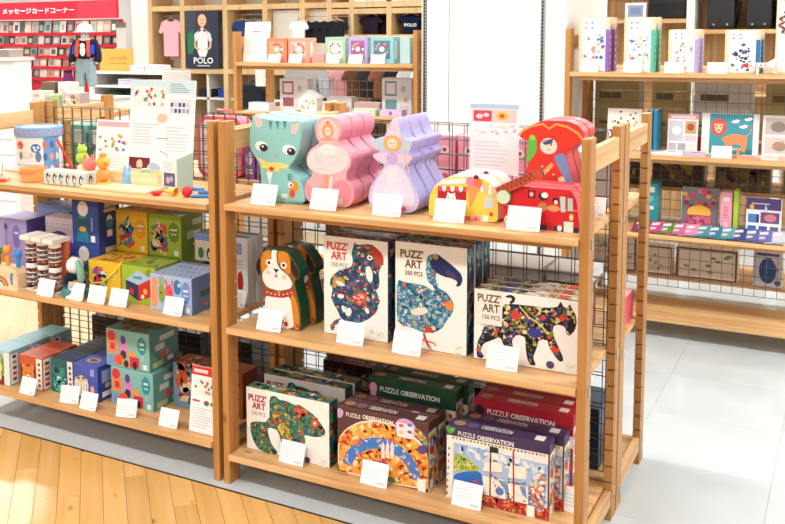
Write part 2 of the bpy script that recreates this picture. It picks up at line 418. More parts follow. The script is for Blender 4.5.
shelf_unit('pine shelf unit back to back with the wooden toy shelf unit', XL+WA, 2*DA+.014, WA, DA, HA, (.925, .505, .07), math.pi)
RX = .513
shelf_unit('tall pine shelf unit holding art kits and picture books', RX, 2.25, 1.13, DA, 1.47, (1.262, .876, .5, .1))
shelf_unit('tall pine shelf unit behind the art kit shelves', RX+1.13, 2.25+2*DA+.014, 1.13, DA, 1.47, (1.262, .868, .655, .188), math.pi)
BX = -.285-.0235-WA
shelf_unit('tall pine shelf unit with pastel craft boxes beside the pillar', BX, 2.25, WA, DA, 1.47, (1.29, 1.005, .6, .1))
wire_panel('dark wire grid panel at the back of the puzzle shelf unit', .012, WA-.012, DA-.012, .13, 1.185)
wire_panel('wire grid panel at the back of the unit behind the puzzle shelves', .03, WA-.03, DA+.026, .13, 1.175)
wire_panel('dark wire grid panel behind the wooden toy shelf unit', XL+.012, XL+WA-.012, DA-.012, .15, 1.185)
wire_panel('wire grid panel of the unit behind the wooden toy shelves', XL+.03, XL+WA-.03, DA+.026, .15, 1.175)
wire_panel('wire grid panel behind the art kits and picture books', RX+.015, RX+1.115, 2.25+DA-.012, .15, 1.25, '8a8580')
wire_panel('wire grid panel behind the pastel craft boxes', BX+.25, BX+.9, 2.25+DA-.012, .6, 1.17, '8a8580')
# ------------------------------------------------------------------ price cards
TAGN = 0
def price_card(x, y, z, what, w=.082, h=.062, rz=0, lean=.35):
    global TAGN; TAGN += 1
    t = thing('price_card', 'small white price card in front of '+what, 'price card', (x, y, z), rz, 'white price cards along the shelves')
    o = thing_part = MB().box(-w/2, w/2, -.0006, .0006, 0, h, 'fbfbfa').build('card', PAPER, t); o.rotation_euler = (-lean, 0, 0); o.location = (0, 0, .002)
    a = Art(w, h); a.lines(.1, .25, .8, .8, 4, 'dadde0', TAGN); a.rect(.62, .08, .92, .2, 'd3d6da'); a.put(o, (-w/2, -.0006, 0), X, Z)
    st = MB().box(-w*.3, w*.3, .0008, .03, 0, .0015, 'eef2f2').box(-w*.3, w*.3, .028, .03, 0, .02, 'eef2f2').build('stand', PLASTIC, t)
    return t
# ------------------------------------------------------------------ puzzle shelf unit: top shelf (shaped puzzle boxes)
Z1, Z2, Z3 = .937, .532, .105
def row3(first, dy, names, n=3):
    for k in range(1, n):
        l = first.location; copy_tree(first, (l.x, l.y+dy*k, l.z), names[k])
# teal cat
C = [(44,40),(80,62),(120,72),(165,78),(205,82),(245,78),(247,110),(244,160),(236,215),(222,250),(205,275),(188,300),(205,318),(232,345),(248,375),(256,420),(257,470),(75,452),(76,390),(74,330),(68,280),(50,245),(32,215),(26,180),(28,130),(36,80)]
a = Art(.205, .283, (26, 40), (257, 58), (26, 452))
a.poly([(46,48),(82,68),(84,100),(60,106)], 'f6c9c6').poly([(243,86),(205,100),(206,138),(222,142)], 'f6c9c6')
for x in (110, 140, 170): a.poly([(x,78),(x+16,80),(x+8,122)], '4d8f92')
a.ell(78,195,27,23,'ffffff').ell(88,203,18,18,'3a2140').ell(84,197,5,5,'ffffff').ell(194,213,28,23,'ffffff').ell(203,222,18,18,'3a2140').ell(199,216,5,5,'ffffff')
a.poly([(132,236),(148,240),(140,250)], 'e87a8e')
a.poly([(54,246),(80,258),(112,275),(140,270),(195,285),(190,300),(150,300),(160,318),(128,312),(100,325),(104,300),(76,300),(80,280)], 'f7e27c').ell(120,303,11,10,'e0402e')
a.poly([(98,318),(125,320),(113,380)], 'f2f8f6')
for k in range(4): a.poly([(188,325+k*8),(212,330+k*8),(190,332+k*8)], '3f7f84')
a.ell(212,385,20,27,'f3922f').ell(206,418,12,20,'e5532d').ell(200,378,11,12,'ffffff').ell(202,379,5,6,'2a2030').rect(160,418,186,440,'f4f7f2')
for k in range(6): a.poly([(192+k*10,468),(196+k*10,448),(200+k*10,469)], '3f8f90')
cat = silhouette('cat_puzzle_box', 'teal cat shaped puzzle box with yellow bow, front of its row', 'puzzle box', C, (26,40), (257,58), (26,452), .205, .283, .07, (.133, .135, Z1), '94d0cb', '8fd0d2', a, group='teal cat puzzle boxes')
row3(cat, .085, ['', 'teal cat shaped puzzle box, middle of its row', 'teal cat shaped puzzle box, rearmost of its row by the wire panel'])
# pink ballerina
def circ(cx, cy, rx, ry, t0, t1, n): return [(cx+rx*math.cos(math.radians(t0+(t1-t0)*i/(n-1))), cy-ry*math.sin(math.radians(t0+(t1-t0)*i/(n-1)))) for i in range(n)]
C = circ(157,135,68,72,-50,230,16)+circ(92,265,50,58,110,250,8)+circ(85,405,58,62,110,268,8)+circ(225,425,62,66,-90,70,8)+circ(225,278,48,52,-60,70,7)
a = Art(.178, .283, (27,62), (287,86), (27,470))
a.ell(157,137,60,64,'f9b9a2').ell(157,139,52,56,'f6cfd0').ell(155,137,30,34,'f4a46c').ell(155,140,17,20,'fbdcc4').ell(155,100,9,7,'e06a78').ell(149,138,3,3,'5b3030').ell(162,138,3,3,'5b3030').ell(155,176,40,9,'f29aa0')
a.poly(circ(155,268,110,66,0,360,26), 'fadfe0').ell(155,222,44,26,'fcebea')
r_ = random.Random(4)
for k in range(34): t_ = r_.uniform(0, 6.28); q = math.sqrt(r_.random()); a.ell(155+100*q*math.cos(t_), 268+56*q*math.sin(t_), 2.6, 2.2, 'c9808c', n=6)
a.poly([(132,335),(152,335),(156,405),(140,405)], 'f3a76c').poly([(165,350),(180,340),(172,420),(150,440)], 'fbe9d8').ell(85,405,48,55,'f59aa4').ell(225,418,52,58,'f4939f').ell(88,370,36,26,'f7b4ba').rect(204,444,232,470,'f4f8f0')
bal = silhouette('ballerina_puzzle_box', 'pink ballerina shaped puzzle box with rounded tutu, front of its row', 'puzzle box', C, (27,62), (287,86), (27,470), .178, .283, .07, (.318, .14, Z1), 'f6b6be', 'f093a4', a, group='pink ballerina puzzle boxes')
row3(bal, .085, ['', 'pink ballerina shaped puzzle box, middle of its row', 'pink ballerina shaped puzzle box, rearmost of its row by the wire panel'])
# fairy
C = [(150,45),(170,42),(200,150),(248,158),(238,195),(225,212),(252,232),(225,262),(205,280),(235,330),(268,385),(282,430),(262,470),(225,495),(60,470),(28,430),(24,395),(40,350),(80,300),(110,262),(70,245),(40,215),(90,200),(62,190),(46,150),(80,136),(105,140),(130,80)]
a = Art(.17, .285, (24,42), (282,66), (24,468))
a.poly([(50,152),(82,140),(104,146),(108,190),(66,186)], 'b9d6ec').poly([(196,156),(244,164),(232,196),(192,196)], 'b9d6ec').ell(220,178,8,8,'f4d46c')
a.poly([(150,50),(168,48),(190,138),(118,138)], 'f3d9ea')
r_ = random.Random(9)
for k in range(9): a.ell(r_.uniform(138,172), r_.uniform(80,130), 3, 3, 'e79ab4', n=6)
a.ell(148,165,46,38,'f2b365').ell(146,165,24,25,'fbdfc8').ell(138,163,3,3,'5b3030').ell(155,164,3,3,'5b3030').ell(147,178,5,2,'dd6a6a')
a.poly([(42,212),(110,205),(150,215),(200,215),(248,232),(222,258),(150,250),(90,245)], 'f6cfe2').ell(146,232,30,26,'c9aee0')
a.poly([(120,262),(185,265),(235,345),(262,420),(240,470),(60,455),(36,410),(70,330)], 'eedcf2').poly([(130,275),(170,275),(190,460),(90,455)], 'f8e6f2')
for k in range(24): a.ell(r_.uniform(80,220), r_.uniform(330,440), 2.6, 2.6, 'f6b3cc', n=6)
a.line([(205,215),(232,300)], 5, 'f1c37a').ell(202,462,14,11,'e0507a')
fai = silhouette('fairy_puzzle_box', 'lilac fairy shaped puzzle box with pointed hat, front of its row', 'puzzle box', C, (24,42), (282,66), (24,468), .17, .287, .068, (.538, .14, Z1), 'cfc4ea', 'a09fd6', a, group='lilac fairy puzzle boxes')
row3(fai, .083, ['', 'lilac fairy shaped puzzle box, middle of its row', 'lilac fairy shaped puzzle box, rearmost of its row by the wire panel'])
# ice cream van
C = [(45,370),(42,310),(48,250),(70,180),(110,125),(170,80),(260,50),(370,38),(470,45),(560,70),(625,120),(660,200),(672,290),(668,400),(640,445),(300,430),(60,395)]
a = Art(.212, .128, (42,36), (672,60), (42,395))
a.poly([(100,140),(170,92),(260,70),(385,60),(390,110),(140,120),(108,150)], 'fbf3f0')
for k in range(6): a.poly([(430+k*40,75+k*9),(450+k*40,80+k*9),(470+k*34,150+k*10),(448+k*34,150+k*10)], 'f6b7c6' if k % 2 else 'ffffff')
a.rect(128,150,390,285,'b9222f')
for k in range(7): a.poly([(130+k*38,135),(168+k*38,135),(166+k*38,170),(150+k*38,180),(133+k*38,170)], 'f7f3f0' if k % 2 else 'e8506a')
a.ell(252,232,44,40,'fbf8f6').poly([(215,205),(222,180),(240,195)], 'fbf8f6').poly([(268,195),(286,184),(290,210)], 'fbf8f6').ell(226,228,5,6,'302028').ell(272,238,5,6,'302028').ell(248,244,4,3,'e8a0a8')
a.rect(110,278,400,305,'a9c98a').poly([(400,130),(525,120),(420,312)], 'e9a05c').ell(432,92,46,44,'f58aa8').ell(490,100,42,40,'f2775e').ell(476,50,26,18,'6a3a28')
a.poly([(560,200),(625,215),(632,300),(548,300)], 'cfe6ea').ell(610,350,16,18,'e8402a').ell(480,398,36,34,'f08aa6').ell(480,398,10,10,'c0385a').rect(535,360,585,410,'f4f7f0').rect(340,370,430,402,'f06a50')
van = silhouette('ice_cream_van_puzzle_box', 'yellow ice cream van shaped puzzle box with large cone, front of its row', 'puzzle box', C, (42,36), (672,60), (42,395), .212, .128, .075, (.757, .14, Z1), 'fbd957', 'f7e9e6', a, group='ice cream van puzzle boxes')
copy_tree(van, (.757, .226, Z1), 'ice cream van shaped puzzle box behind the front one')
# fire engine
C = [(42,410),(38,300),(36,200),(45,160),(80,145),(300,145),(470,155),(530,170),(575,220),(590,300),(605,380),(605,470),(350,440)]
a = Art(.212, .118, (36,145), (605,172), (36,410))
a.rect(45,270,600,278,'f08a80').poly([(460,215),(500,215),(502,310),(470,310)], 'bfe0d6').poly([(516,222),(552,225),(556,302),(518,302)], 'bfe0d6')
a.rect(225,178,280,225,'5a1a2a').ell(252,203,16,16,'f3a6b4').ell(340,215,36,26,'2a2a30').ell(350,208,26,18,'f6f4f0').ell(335,280,36,28,'c08450').ell(430,242,24,22,'2a2228').ell(432,250,14,14,'fbe2cc').ell(415,288,46,20,'f39a6c')
a.ell(75,368,26,28,'f7efe8').ell(75,368,12,12,'d8242f').rect(120,430,600,462,'38333a').ell(462,410,18,18,'f2e8e0').ell(395,410,26,34,'b81d2a').rect(492,385,560,450,'f6f7f2').ell(545,340,16,22,'f8d860').ell(545,340,7,10,'ffffff')
eng = silhouette('fire_engine_puzzle_box', 'red fire engine shaped puzzle box with crew in the cab, front of its row', 'puzzle box', C, (36,145), (605,172), (36,410), .212, .118, .06, (.992, .10, Z1), 'd92530', 'e8535c', a, group='fire engine puzzle boxes')
MB().prism([(-.115, .083), (-.125, .108), (.002, .174), (.012, .15)], -.043, -.0315, 'c8503a', '3a4a34').build('ladder', INK, eng, .001)
ax_ = MB().lathe([(0, -.046), (.019, -.046, 'cfe3c0'), (.02, -.044), (.02, -.0316), (0, -.0316)], '6b9a58', 18, -.1, 0, .085, 'y'); ax_.build('ladder_wheel', INK, eng)
zg = Art(.13, .03)
for k in range(8): zg.line([(.06+k*.11, .15), (.115+k*.11, .85)], .012, '33402c'); zg.line([(.115+k*.11, .85), (.17+k*.11, .15)], .012, '33402c')
e_ = Vector((.885, 0, .46)); zg.put(eng, Vector((-.118, -.0432, .083)), e_, Vector((-.46, 0, .885)), 'ladder_pattern')
e2 = copy_tree(eng, (.992, .166, Z1), 'red fire engine shaped puzzle box behind the front one')
for ch in list(e2.children):
    if ch.name.startswith('ladder'): bpy.data.objects.remove(ch)
# pirate
C = [(48,135),(60,110),(110,75),(170,50),(215,38),(245,45),(270,38),(310,45),(370,75),(395,110),(392,150),(340,195),(305,225),(320,290),(345,380),(370,480),(375,610),(70,600),(60,480),(75,400),(90,330),(115,270),(88,280),(95,200),(120,130),(80,160)]
a = Art(.188, .288, (48,38), (395,50), (48,600))
a.poly([(52,135),(70,108),(120,82),(180,72),(212,95),(250,72),(300,85),(350,115),(378,150),(330,190),(270,215),(250,190),(170,165),(110,170)], 'e23b2a').line([(52,132),(70,105),(120,78),(180,66),(212,92),(250,66),(310,82),(368,120),(384,148)], 12, 'f3a95e')
a.ell(212,190,46,46,'fbe6d6').poly([(175,170),(235,150),(232,175),(195,185)], '4a5a80').ell(225,183,5,5,'402828').ell(215,210,8,3,'d0605a').line([(165,165),(245,148)], 4, '4a5a80')
a.poly([(105,150),(125,128),(148,150),(150,220),(120,270),(92,290),(100,210)], '63c04a').ell(125,145,16,16,'8fd85a')
a.poly([(120,265),(210,240),(290,260),(320,380),(330,600),(100,600),(90,420)], 'd8392c').poly([(232,240),(300,225),(330,340),(368,470),(372,540),(340,500),(300,380)], '7d93c4')
a.line([(165,370),(235,290)], 22, 'f3b06a').line([(95,430),(135,345)], 20, 'f3b06a').line([(170,405),(300,395)], 20, 'f6c48a').ell(285,385,18,26,'f8d8b8').ell(185,440,28,34,'f2a560').line([(235,480),(262,410)], 14, 'f2eee8')
for k in range(4): a.ell(180+k*30, 305+k*22, 5, 5, 'fff2d0', n=8)
pir = silhouette('pirate_puzzle_box', 'red pirate shaped puzzle box with wide hat and parrot', 'puzzle box', C, (48,38), (395,50), (48,600), .188, .288, .062, (.975, .252, Z1), 'dd3a34', 'e05a62', a, group='pirate puzzle boxes')
copy_tree(pir, (.975, .325, Z1), 'red pirate shaped puzzle box behind the front pirate')
# hanging information card on the wire panel
t = thing('information_card', 'white information card with red picture hung on the wire panel', 'sign', (.752, .392, 1.03))
MB().box(-.079, .079, -.001, .001, 0, .222, 'fafafa').build('card', PAPER, t)
a = Art(.158, .222); a.rect(0, .93, 1, 1, 'bcd9ee').rect(.05, .74, .95, .92, 'f6d9d0').rect(.08, .75, .45, .9, 'e2485a').ell(.2, .82, .07, .035, 'fbe3e0').ell(.34, .84, .06, .03, 'fbe3e0').ell(.66, .83, .12, .06, 'f7c84c').ell(.66, .83, .05, .03, 'e6503a')
r_ = random.Random(2)
for k in range(16): a.ell(r_.uniform(.08, .92), r_.uniform(.56, .7), .03, .012, r_.choice(['f1b9b4', 'bcd6ea', 'f6dca0', 'e8808c']), n=8)
a.lines(.1, .12, .92, .5, 7, 'e4e6ea').put(t, (-.079, -.001, 0), X, Z)
MB().box(-.02, .02, .001, .006, .195, .222, 'e6e6e6').build('hook', PLASTIC, t)
for x, y, wh in ((.118, .035, 'the teal cat puzzle box'), (.328, .045, 'the pink ballerina puzzle box'), (.54, .045, 'the lilac fairy puzzle box'), (.735, .045, 'the ice cream van puzzle box'), (.955, .028, 'the red fire engine puzzle box')):
    price_card(x, y, Z1, wh, .092, .066)
# ------------------------------------------------------------------ puzzle shelf unit: middle shelf
C = [(75,95),(100,70),(140,58),(200,62),(240,85),(262,115),(290,150),(305,185),(300,212),(282,215),(272,235),(285,285),(302,350),(308,420),(305,462),(290,482),(85,455),(90,400),(95,330),(92,285),(78,230),(74,212),(52,190),(42,160),(48,125),(68,108)]
a = Art(.168, .255, (42,58), (308,85), (42,448))
a.poly([(140,62),(175,62),(168,90),(172,140),(190,165),(240,200),(262,235),(250,262),(180,275),(110,258),(84,220),(84,180),(120,155),(138,120)], 'f7f3ee').poly([(190,64),(230,80),(248,115),(252,170),(240,195),(205,165),(180,125),(176,90)], 'd98a2e').poly([(132,62),(95,80),(76,115),(76,165),(84,185),(118,155),(136,115)], 'd98a2e')
a.poly([(52,125),(74,105),(72,150),(76,200),(56,190),(44,160)], '2b221e').poly([(252,105),(285,150),(304,188),(296,212),(275,208),(252,170)], '2b221e')
a.ell(124,133,18,17,'ffffff').ell(124,133,9,9,'2a1c18').ell(211,146,18,17,'ffffff').ell(211,146,9,9,'2a1c18').poly([(148,162),(184,168),(166,184)], '1c1614').line([(166,184),(166,196)], 4, '1c1614').ell(166,201,9,6,'d8362e').ell(120,182,13,10,'f7c8bc').ell(214,206,14,11,'f7c8bc')
a.poly([(92,262),(140,288),(200,290),(268,265),(272,285),(205,308),(135,304),(94,282)], 'd4232c')
for k in range(7): a.ell(112+k*24, 282+12*math.sin(k*.52), 5, 4, 'f6e8e0', n=8)
a.poly([(100,300),(140,306),(205,310),(246,300),(262,380),(268,470),(90,448),(96,380)], 'faf6f0').poly([(248,295),(272,290),(298,380),(300,465),(272,472),(262,400)], 'd98a2e').ell(222,440,12,12,'d4232c').ell(290,448,9,9,'d4232c').ell(200,430,9,9,'d4232c')
dog = silhouette('dog_puzzle_box', 'brown and white puppy shaped puzzle box with red collar', 'puzzle box', C, (42,58), (308,85), (42,448), .168, .255, .062, (.148, .105, Z2), '8a5a2a', '114d33', a, group='puppy puzzle boxes')
MB().lathe([(0, -.0345), (.005, -.0345), (.005, -.031), (0, -.031)], 'c8a030', 12, .005, 0, .118, 'y').build('collar_tag', PLASTIC, dog)
copy_tree(dog, (.158, .19, Z2), 'puppy shaped puzzle box with green sides behind the front one')
DARKP = ['1d4f73', '1f5f80', '1a3f66', '2f6f94', '24486a', '3a7f9c', '1d4f73', '2e7f8f', '6b2f6a', 'b8392f', 'd9a33a', '2a2c5a', '3f8f5a', 'e6dcc8', '8b3a5a', '4a7fb5', '20304a', 'c96a3a']
def puzz_side(d, h, pal, seed, txt):
    s = Art(d, h); s.mosaic([(.02, .02), (.98, .02), (.98, .98), (.02, .98)], pal, 70, .25, seed); return s
def puzz_top(w, d, pal, seed): 
    s = Art(w, d); s.mosaic([(.02, .04), (.98, .04), (.98, .96), (.02, .96)], pal, 90, .05, seed); return s
def puzz_text(a, x0, y0, x1, dy, col, n):
    w_ = x1-x0
    a.text("PUZZ'", x0, y0, x1, y0+dy, col, .03).text('ART', x0+w_*.2, y0+dy*1.25, x1-w_*.05, y0+dy*2.25, col, .03).text(n+' PCS', x0+w_*.22, y0+dy*2.6, x1-w_*.02, y0+dy*3.15, 'a9a29a' if col != '6b5a2e' else col, .02)
# seahorse
SH = [(152,58),(165,72),(205,68),(225,72),(250,95),(268,120),(270,150),(258,170),(250,195),(255,230),(250,262),(238,268),(252,300),(252,340),(240,370),(215,395),(190,410),(160,418),(120,412),(98,395),(88,370),(75,345),(62,320),(58,295),(65,265),(52,245),(55,220),(70,200),(95,180),(140,170),(148,140),(140,110),(148,85)]
a = Art(.222, .315, (25,25), (287,62), (28,465))
a.mosaic(SH, DARKP, 420, 6.5, 11, '1f4a6a').poly([(212,72),(250,95),(268,120),(268,150),(245,172),(232,130)], 'b8402c').ell(215,128,11,11,'f6f2ea').ell(215,128,5,5,'1a1a1a')
for (x, y, rx, ry, ro) in ((213,200,14,36,.15),(98,241,18,9,-.3),(98,298,14,10,.1),(130,368,12,20,-.4),(110,355,8,16,.4),(205,360,8,14,.6)): a.ell(x, y, rx, ry, 'f6f3ee', ro)
a.mosaic([(148,290),(175,272),(205,282),(205,320),(180,340),(152,325)], ['d85a4a','e8b0a0','c84030','f2d8c8'], 26, 7, 3, 'b84a3c').ell(90,235,26,20,'c9a04a',0).ell(95,241,18,9,'f6f3ee',-.3)
a.mosaic([(60,452),(52,432),(75,405),(100,396),(95,415),(75,427),(68,452)], DARKP, 20, 7, 5, '20304a')
puzz_text(a, 40, 50, 128, 36, 'd8433a', '350'); a.rect(243,450,275,475,'e4efe4').ell(225,452,8,9,'e2ddd6').line([(248,470),(268,456)], 2, '8fae6a')
s_ = puzz_side(.055, .315, DARKP+['e8ddc0'], 8, '')
t = carton('animal_puzzle_box', 'white tall puzzle box with a collage seahorse on the front', 'puzzle box', .222, .055, .315, (.412, .128, Z2), ('f7f5f1', '2c3b5c', '6b3040'), front=a, right=s_, top=puzz_top(.222, .055, DARKP+['b03040'], 4), group='seahorse puzzle boxes')
copy_tree(t, (.414, .19, Z2), 'tall collage seahorse puzzle box, middle of its row'); copy_tree(t, (.412, .252, Z2), 'tall collage seahorse puzzle box, rearmost of its row')
# dodo
BLUEP = ['2f6f9c', '6fb3d0', '9fd0de', '3c8fb0', 'e6dcc0', '1f4468', 'c9763a', '8fc1d4', '4a5a80', 'b8a46a', 'c8503a', '205a80']
DO = [(30,188),(60,200),(95,205),(140,215),(168,240),(172,218),(150,205),(140,180),(138,140),(140,105),(150,92),(180,90),(196,105),(190,140),(175,165),(172,190),(180,220),(205,235),(225,255),(240,285),(236,320),(215,350),(200,380),(170,400),(130,400),(90,382),(50,372),(30,350)]
a = Art(.228, .322, (22,35), (285,72), (25,452))
a.mosaic(DO, BLUEP+['5fa3c4', '8fc4d8', '2f6f9c', '3c8fb0'], 430, 6, 21, '3a7fa2').poly([(150,118),(180,92),(205,112),(235,138),(262,165),(270,190),(262,215),(245,218),(252,198),(232,186),(200,178),(170,160),(156,140)], '1d2f5c').poly([(215,150),(245,172),(250,195),(225,182),(205,165)], '46406a').ell(172,103,8,8,'f0c040').ell(172,103,4,4,'201818')
a.poly([(80,315),(110,300),(140,300),(150,318),(120,332),(90,330)], 'e6e0d0').poly([(205,285),(225,270),(240,290),(232,312),(212,305)], 'e88a3a').poly([(130,370),(160,378),(170,400),(140,398)], 'c8402c')
a.line([(132,400),(140,432),(152,455)], 9, 'cf5030').line([(140,432),(170,440),(176,452)], 5, 'cf5030').line([(140,432),(160,465)], 5, 'cf5030').line([(135,420),(125,440)], 4, 'cf5030')
puzz_text(a, 42, 66, 128, 33, '6b5a2e', '350'); a.rect(240,448,275,488,'e8f0e4').line([(248,462),(268,452)], 2, '8fae6a').rect(250,475,270,481,'c4ced8')
t = carton('animal_puzzle_box', 'white tall puzzle box with a blue collage dodo on the front', 'puzzle box', .228, .055, .322, (.66, .128, Z2), ('f7f5f1', '1f3f52', '27506a'), front=a, right=puzz_side(.055, .322, BLUEP+['1c3550']*4, 18, ''), top=puzz_top(.228, .055, BLUEP, 14), group='dodo puzzle boxes')
copy_tree(t, (.664, .19, Z2), 'tall collage dodo puzzle box, middle of its row'); copy_tree(t, (.666, .254, Z2), 'tall collage dodo puzzle box, rearmost of its row')
# panther
PANP = ['1c1a22', '2a2c6a', '8a8f3a', 'c8c060', '3f4f9a', 'd8543a', 'e8d8a0', '1c1a22', '5a4a8a', '7a7a30', '14141c']
PA = [(165,140),(220,140),(300,150),(400,162),(440,155),(450,125),(464,156),(485,162),(495,140),(505,165),(525,200),(530,240),(520,280),(495,306),(480,290),(478,262),(450,247),(420,252),(415,290),(440,350),(475,430),(455,440),(432,415),(400,360),(390,322),(350,325),(340,370),(322,420),(340,462),(310,460),(295,430),(285,370),(285,312),(240,300),(215,330),(225,380),(245,430),(240,455),(215,440),(180,370),(155,312),(120,330),(70,350),(55,390),(75,420),(60,432),(35,420),(38,340),(60,300),(75,250),(165,255)]
a = Art(.3, .208, (18,55), (540,132), (20,430))
a.mosaic(PA, PANP, 380, 10, 31, '1a1820').poly([(175,100),(205,90),(230,105),(226,130),(205,142),(200,128),(212,120),(208,106),(190,108)], '2a2030')
for (x, y, r_) in ((232,198,26),(425,375,18),(370,212,14),(460,215,16)):
    for k in range(6): a.ell(x+r_*.55*math.cos(k), y+r_*.55*math.sin(k), r_*.55, r_*.4, 'd8442e', k*1.0, 8)
a.ell(330,290,34,26,'2f3f8f').line([(250,150),(300,210),(360,250),(395,300)], 7, 'e6cf8a').line([(480,180),(512,205),(522,240)], 6, 'd8c870').poly([(488,225),(515,215),(520,262),(500,298),(484,276)], '17151c')
a.rect(25,55,165,240,'efece4'); puzz_text(a, 38, 78, 158, 44, '6b5a2e', '150'); a.lines(55,240,150,262,3,'d2cec6').ell(408,455,20,20,'4a4070').rect(480,448,528,500,'e4eee0').line([(495,470),(520,460)], 2, '8fae6a')
t = carton('animal_puzzle_box', 'white wide puzzle box with a floral collage panther on the front', 'puzzle box', .3, .052, .208, (.945, .126, Z2), ('f7f5f1', '26242c', '5a4a40'), front=a, right=puzz_side(.052, .208, PANP, 28, ''), top=puzz_top(.3, .052, PANP+['d8543a', 'e8e0d0', 'e8e0d0'], 24), group='panther puzzle boxes')
copy_tree(t, (.942, .184, Z2), 'wide collage panther puzzle box, middle of its row'); copy_tree(t, (.945, .242, Z2), 'wide collage panther puzzle box, rearmost of its row')
for x, y, wh, rz in ((.138, .026, 'the puppy puzzle box', 0), (.425, .03, 'the seahorse puzzle box', 0), (.612, .028, 'the dodo puzzle box', 0), (.898, .036, 'the panther puzzle box', 0)):
    price_card(x, y, Z2, wh, .09 if x > .1 else .06, .068, rz)
# ------------------------------------------------------------------ puzzle shelf unit: bottom shelf
CHP = ['1f6f5a', '2f8f7a', '245a4a', 'c8503a', 'd8a83a', '3a6f9a', '6b8f3a', '1a4a50', '8a3a3a', '4aa08a']
CH = [(150,135),(180,130),(200,150),(240,155),(280,175),(310,175),(340,195),(380,220),(420,270),(440,300),(430,325),(380,330),(330,318),(340,360),(320,395),(260,385),(215,370),(205,330),(190,300),(150,290),(140,300),(150,340),(165,380),(195,410),(190,432),(130,425),(90,400),(60,350),(48,300),(50,262),(150,265)]
a = Art(.312, .212, (22,85), (455,165), (30,400))
a.mosaic(CH, CHP+['1f6f5a', '2f8f7a', '2a7a6a'], 400, 8, 41, '1f5a50').mosaic([(275,185),(310,178),(345,200),(330,235),(295,240)], ['c8503a','8a2f3a','d87a5a'], 30, 9, 4, '8a3038').mosaic([(190,275),(225,265),(260,300),(270,350),(230,345),(205,320)], ['c8a84a','8a7a3a','e0c870'], 30, 8, 6, '6a6a2a').ell(385,262,20,20,'d8543a').ell(385,262,8,8,'f0e0c0').line([(420,320),(442,322)], 4, 'f0d8c8')
a.poly([(152,300),(195,300),(208,370),(190,395),(168,372),(150,335)], 'f6f4f0'); puzz_text(a, 38, 118, 135, 34, 'b02a4a', '150'); a.ell(350,443,15,15,'4a4070').rect(412,438,448,480,'e4eee0').line([(420,452),(440,445)], 2, '8fae6a')
t = carton('animal_puzzle_box', 'white wide puzzle box with a green collage chameleon, front of its row', 'puzzle box', .312, .055, .212, (.181, .093, Z3), ('f7f5f1', '1f4a44', '5c7a6a'), front=a, right=puzz_side(.055, .212, CHP, 38, ''), top=puzz_top(.312, .055, CHP+['e8e4d8', 'e8e4d8', '303830'], 34), group='chameleon puzzle boxes')
copy_tree(t, (.17, .225, Z3), 'wide chameleon puzzle box set back behind the front one'); copy_tree(t, (.176, .285, Z3), 'wide chameleon puzzle box against the wire panel')
def obs(name, label, w, d, h, loc, base, band, front, rz=0, group=None, strip=True, txtcol='f4f0ec'):
    tp = Art(w, d); tp.ell(.1, .5, .06, .28, 'b08a6a').ell(.23, .5, .06, .3, band).text('OBSERVATION', .32, .7, .62, .3, txtcol).rect(.84, .25, .93, .75, 'e6ece4')
    rt = Art(d, h); rt.rect(0, 0, 1, .86, 'f2eee6'); rt.mosaic([(.05, .02), (.95, .02), (.95, .84), (.05, .84)], ['e8843a', '3f7fc0', 'd8443a', 'f0c860', 'f2eee6', '5a9a4a', 'e8b890'], 60, .18, 7).rect(.2, .03, .6, .16, 'f2f6f0')
    return carton(name, label, 'puzzle box', w, d, h, loc, (base, base, base), rz, front, rt, tp, group)
WARM = ['f08a2a', 'e8602a', 'f7c25a', 'f3a64a', 'c8402a', 'fbe2b0', 'd87a3a', '8a3a2a', 'f6d070']
a = Art(.305, .215, (35,85), (470,182), (38,390))
a.poly([(40,390),(40,240),(80,195),(140,165),(220,158),(300,175),(380,215),(440,265),(485,330),(490,480),(300,450)], 'f4efe6')
a.mosaic([(44,385),(44,245),(85,200),(145,172),(220,166),(298,182),(375,222),(432,272),(476,336),(482,472),(300,442)], WARM, 300, 11, 51, 'f3a64a')
ring = circ(250,430,195,190,165,10,18)+circ(250,430,150,140,10,165,14); ring = [(x, y+(x-250)*.16) for x, y in ring]
a.poly(ring, '3f7fd0').mosaic(ring, ['f0e0c0', 'd86a4a', '7fb0e8', 'e8a0b0', 'f0c860'], 26, 8, 5)
for k in range(3): a.poly([(252+k*22,330),(252+k*22,275),(260+k*22,255),(268+k*22,275),(268+k*22,335)], 'f6e6e0')
a.rect(220,340,285,375,'8a5aa8').ell(300,430,24,14,'5a8a4a')
a.ell(365,200,52,44,'cfa6d8').rect(325,170,405,232,'f0ecf4')
for k in range(4): a.ell(345+(k % 2)*40, 186+(k//2)*30, 12, 7, ['d8543a', '3f7fd0', 'f0c860', '8a5aa8'][k])
a.ell(442,295,20,20,'5a4a8a').text('PUZZLE', 80,119,152,137,'f4f0ec',.01).text('OBSERVATION', 160,132,312,152,'f4f0ec',.03).poly([(30,105),(45,98),(60,106),(68,120),(60,142),(40,146),(30,130)], 'c8a0c8').rect(425,432,462,485,'f2f6ee').mosaic([(405,190),(440,215),(490,255),(492,330),(455,280),(415,235)], ['d8543a','5a4a8a','7fb04a','f0c860','c86aa0'], 40, 9, 3)
t = obs('observation_puzzle_box', 'brown observation puzzle box with an orange fairytale scene, front one', .305, .062, .215, (.518, .095, Z3), '5a3a38', '8a6a78', a, group='brown observation puzzle boxes')
copy_tree(t, (.522, .163, Z3), 'brown observation puzzle box directly behind the front brown one')
a = Art(.305, .222, (38,122), (525,186), (60,415))
a.rect(42,160,520,470,'f4f1ea').rect(42,118,520,160,'42345c')
r_ = random.Random(8)
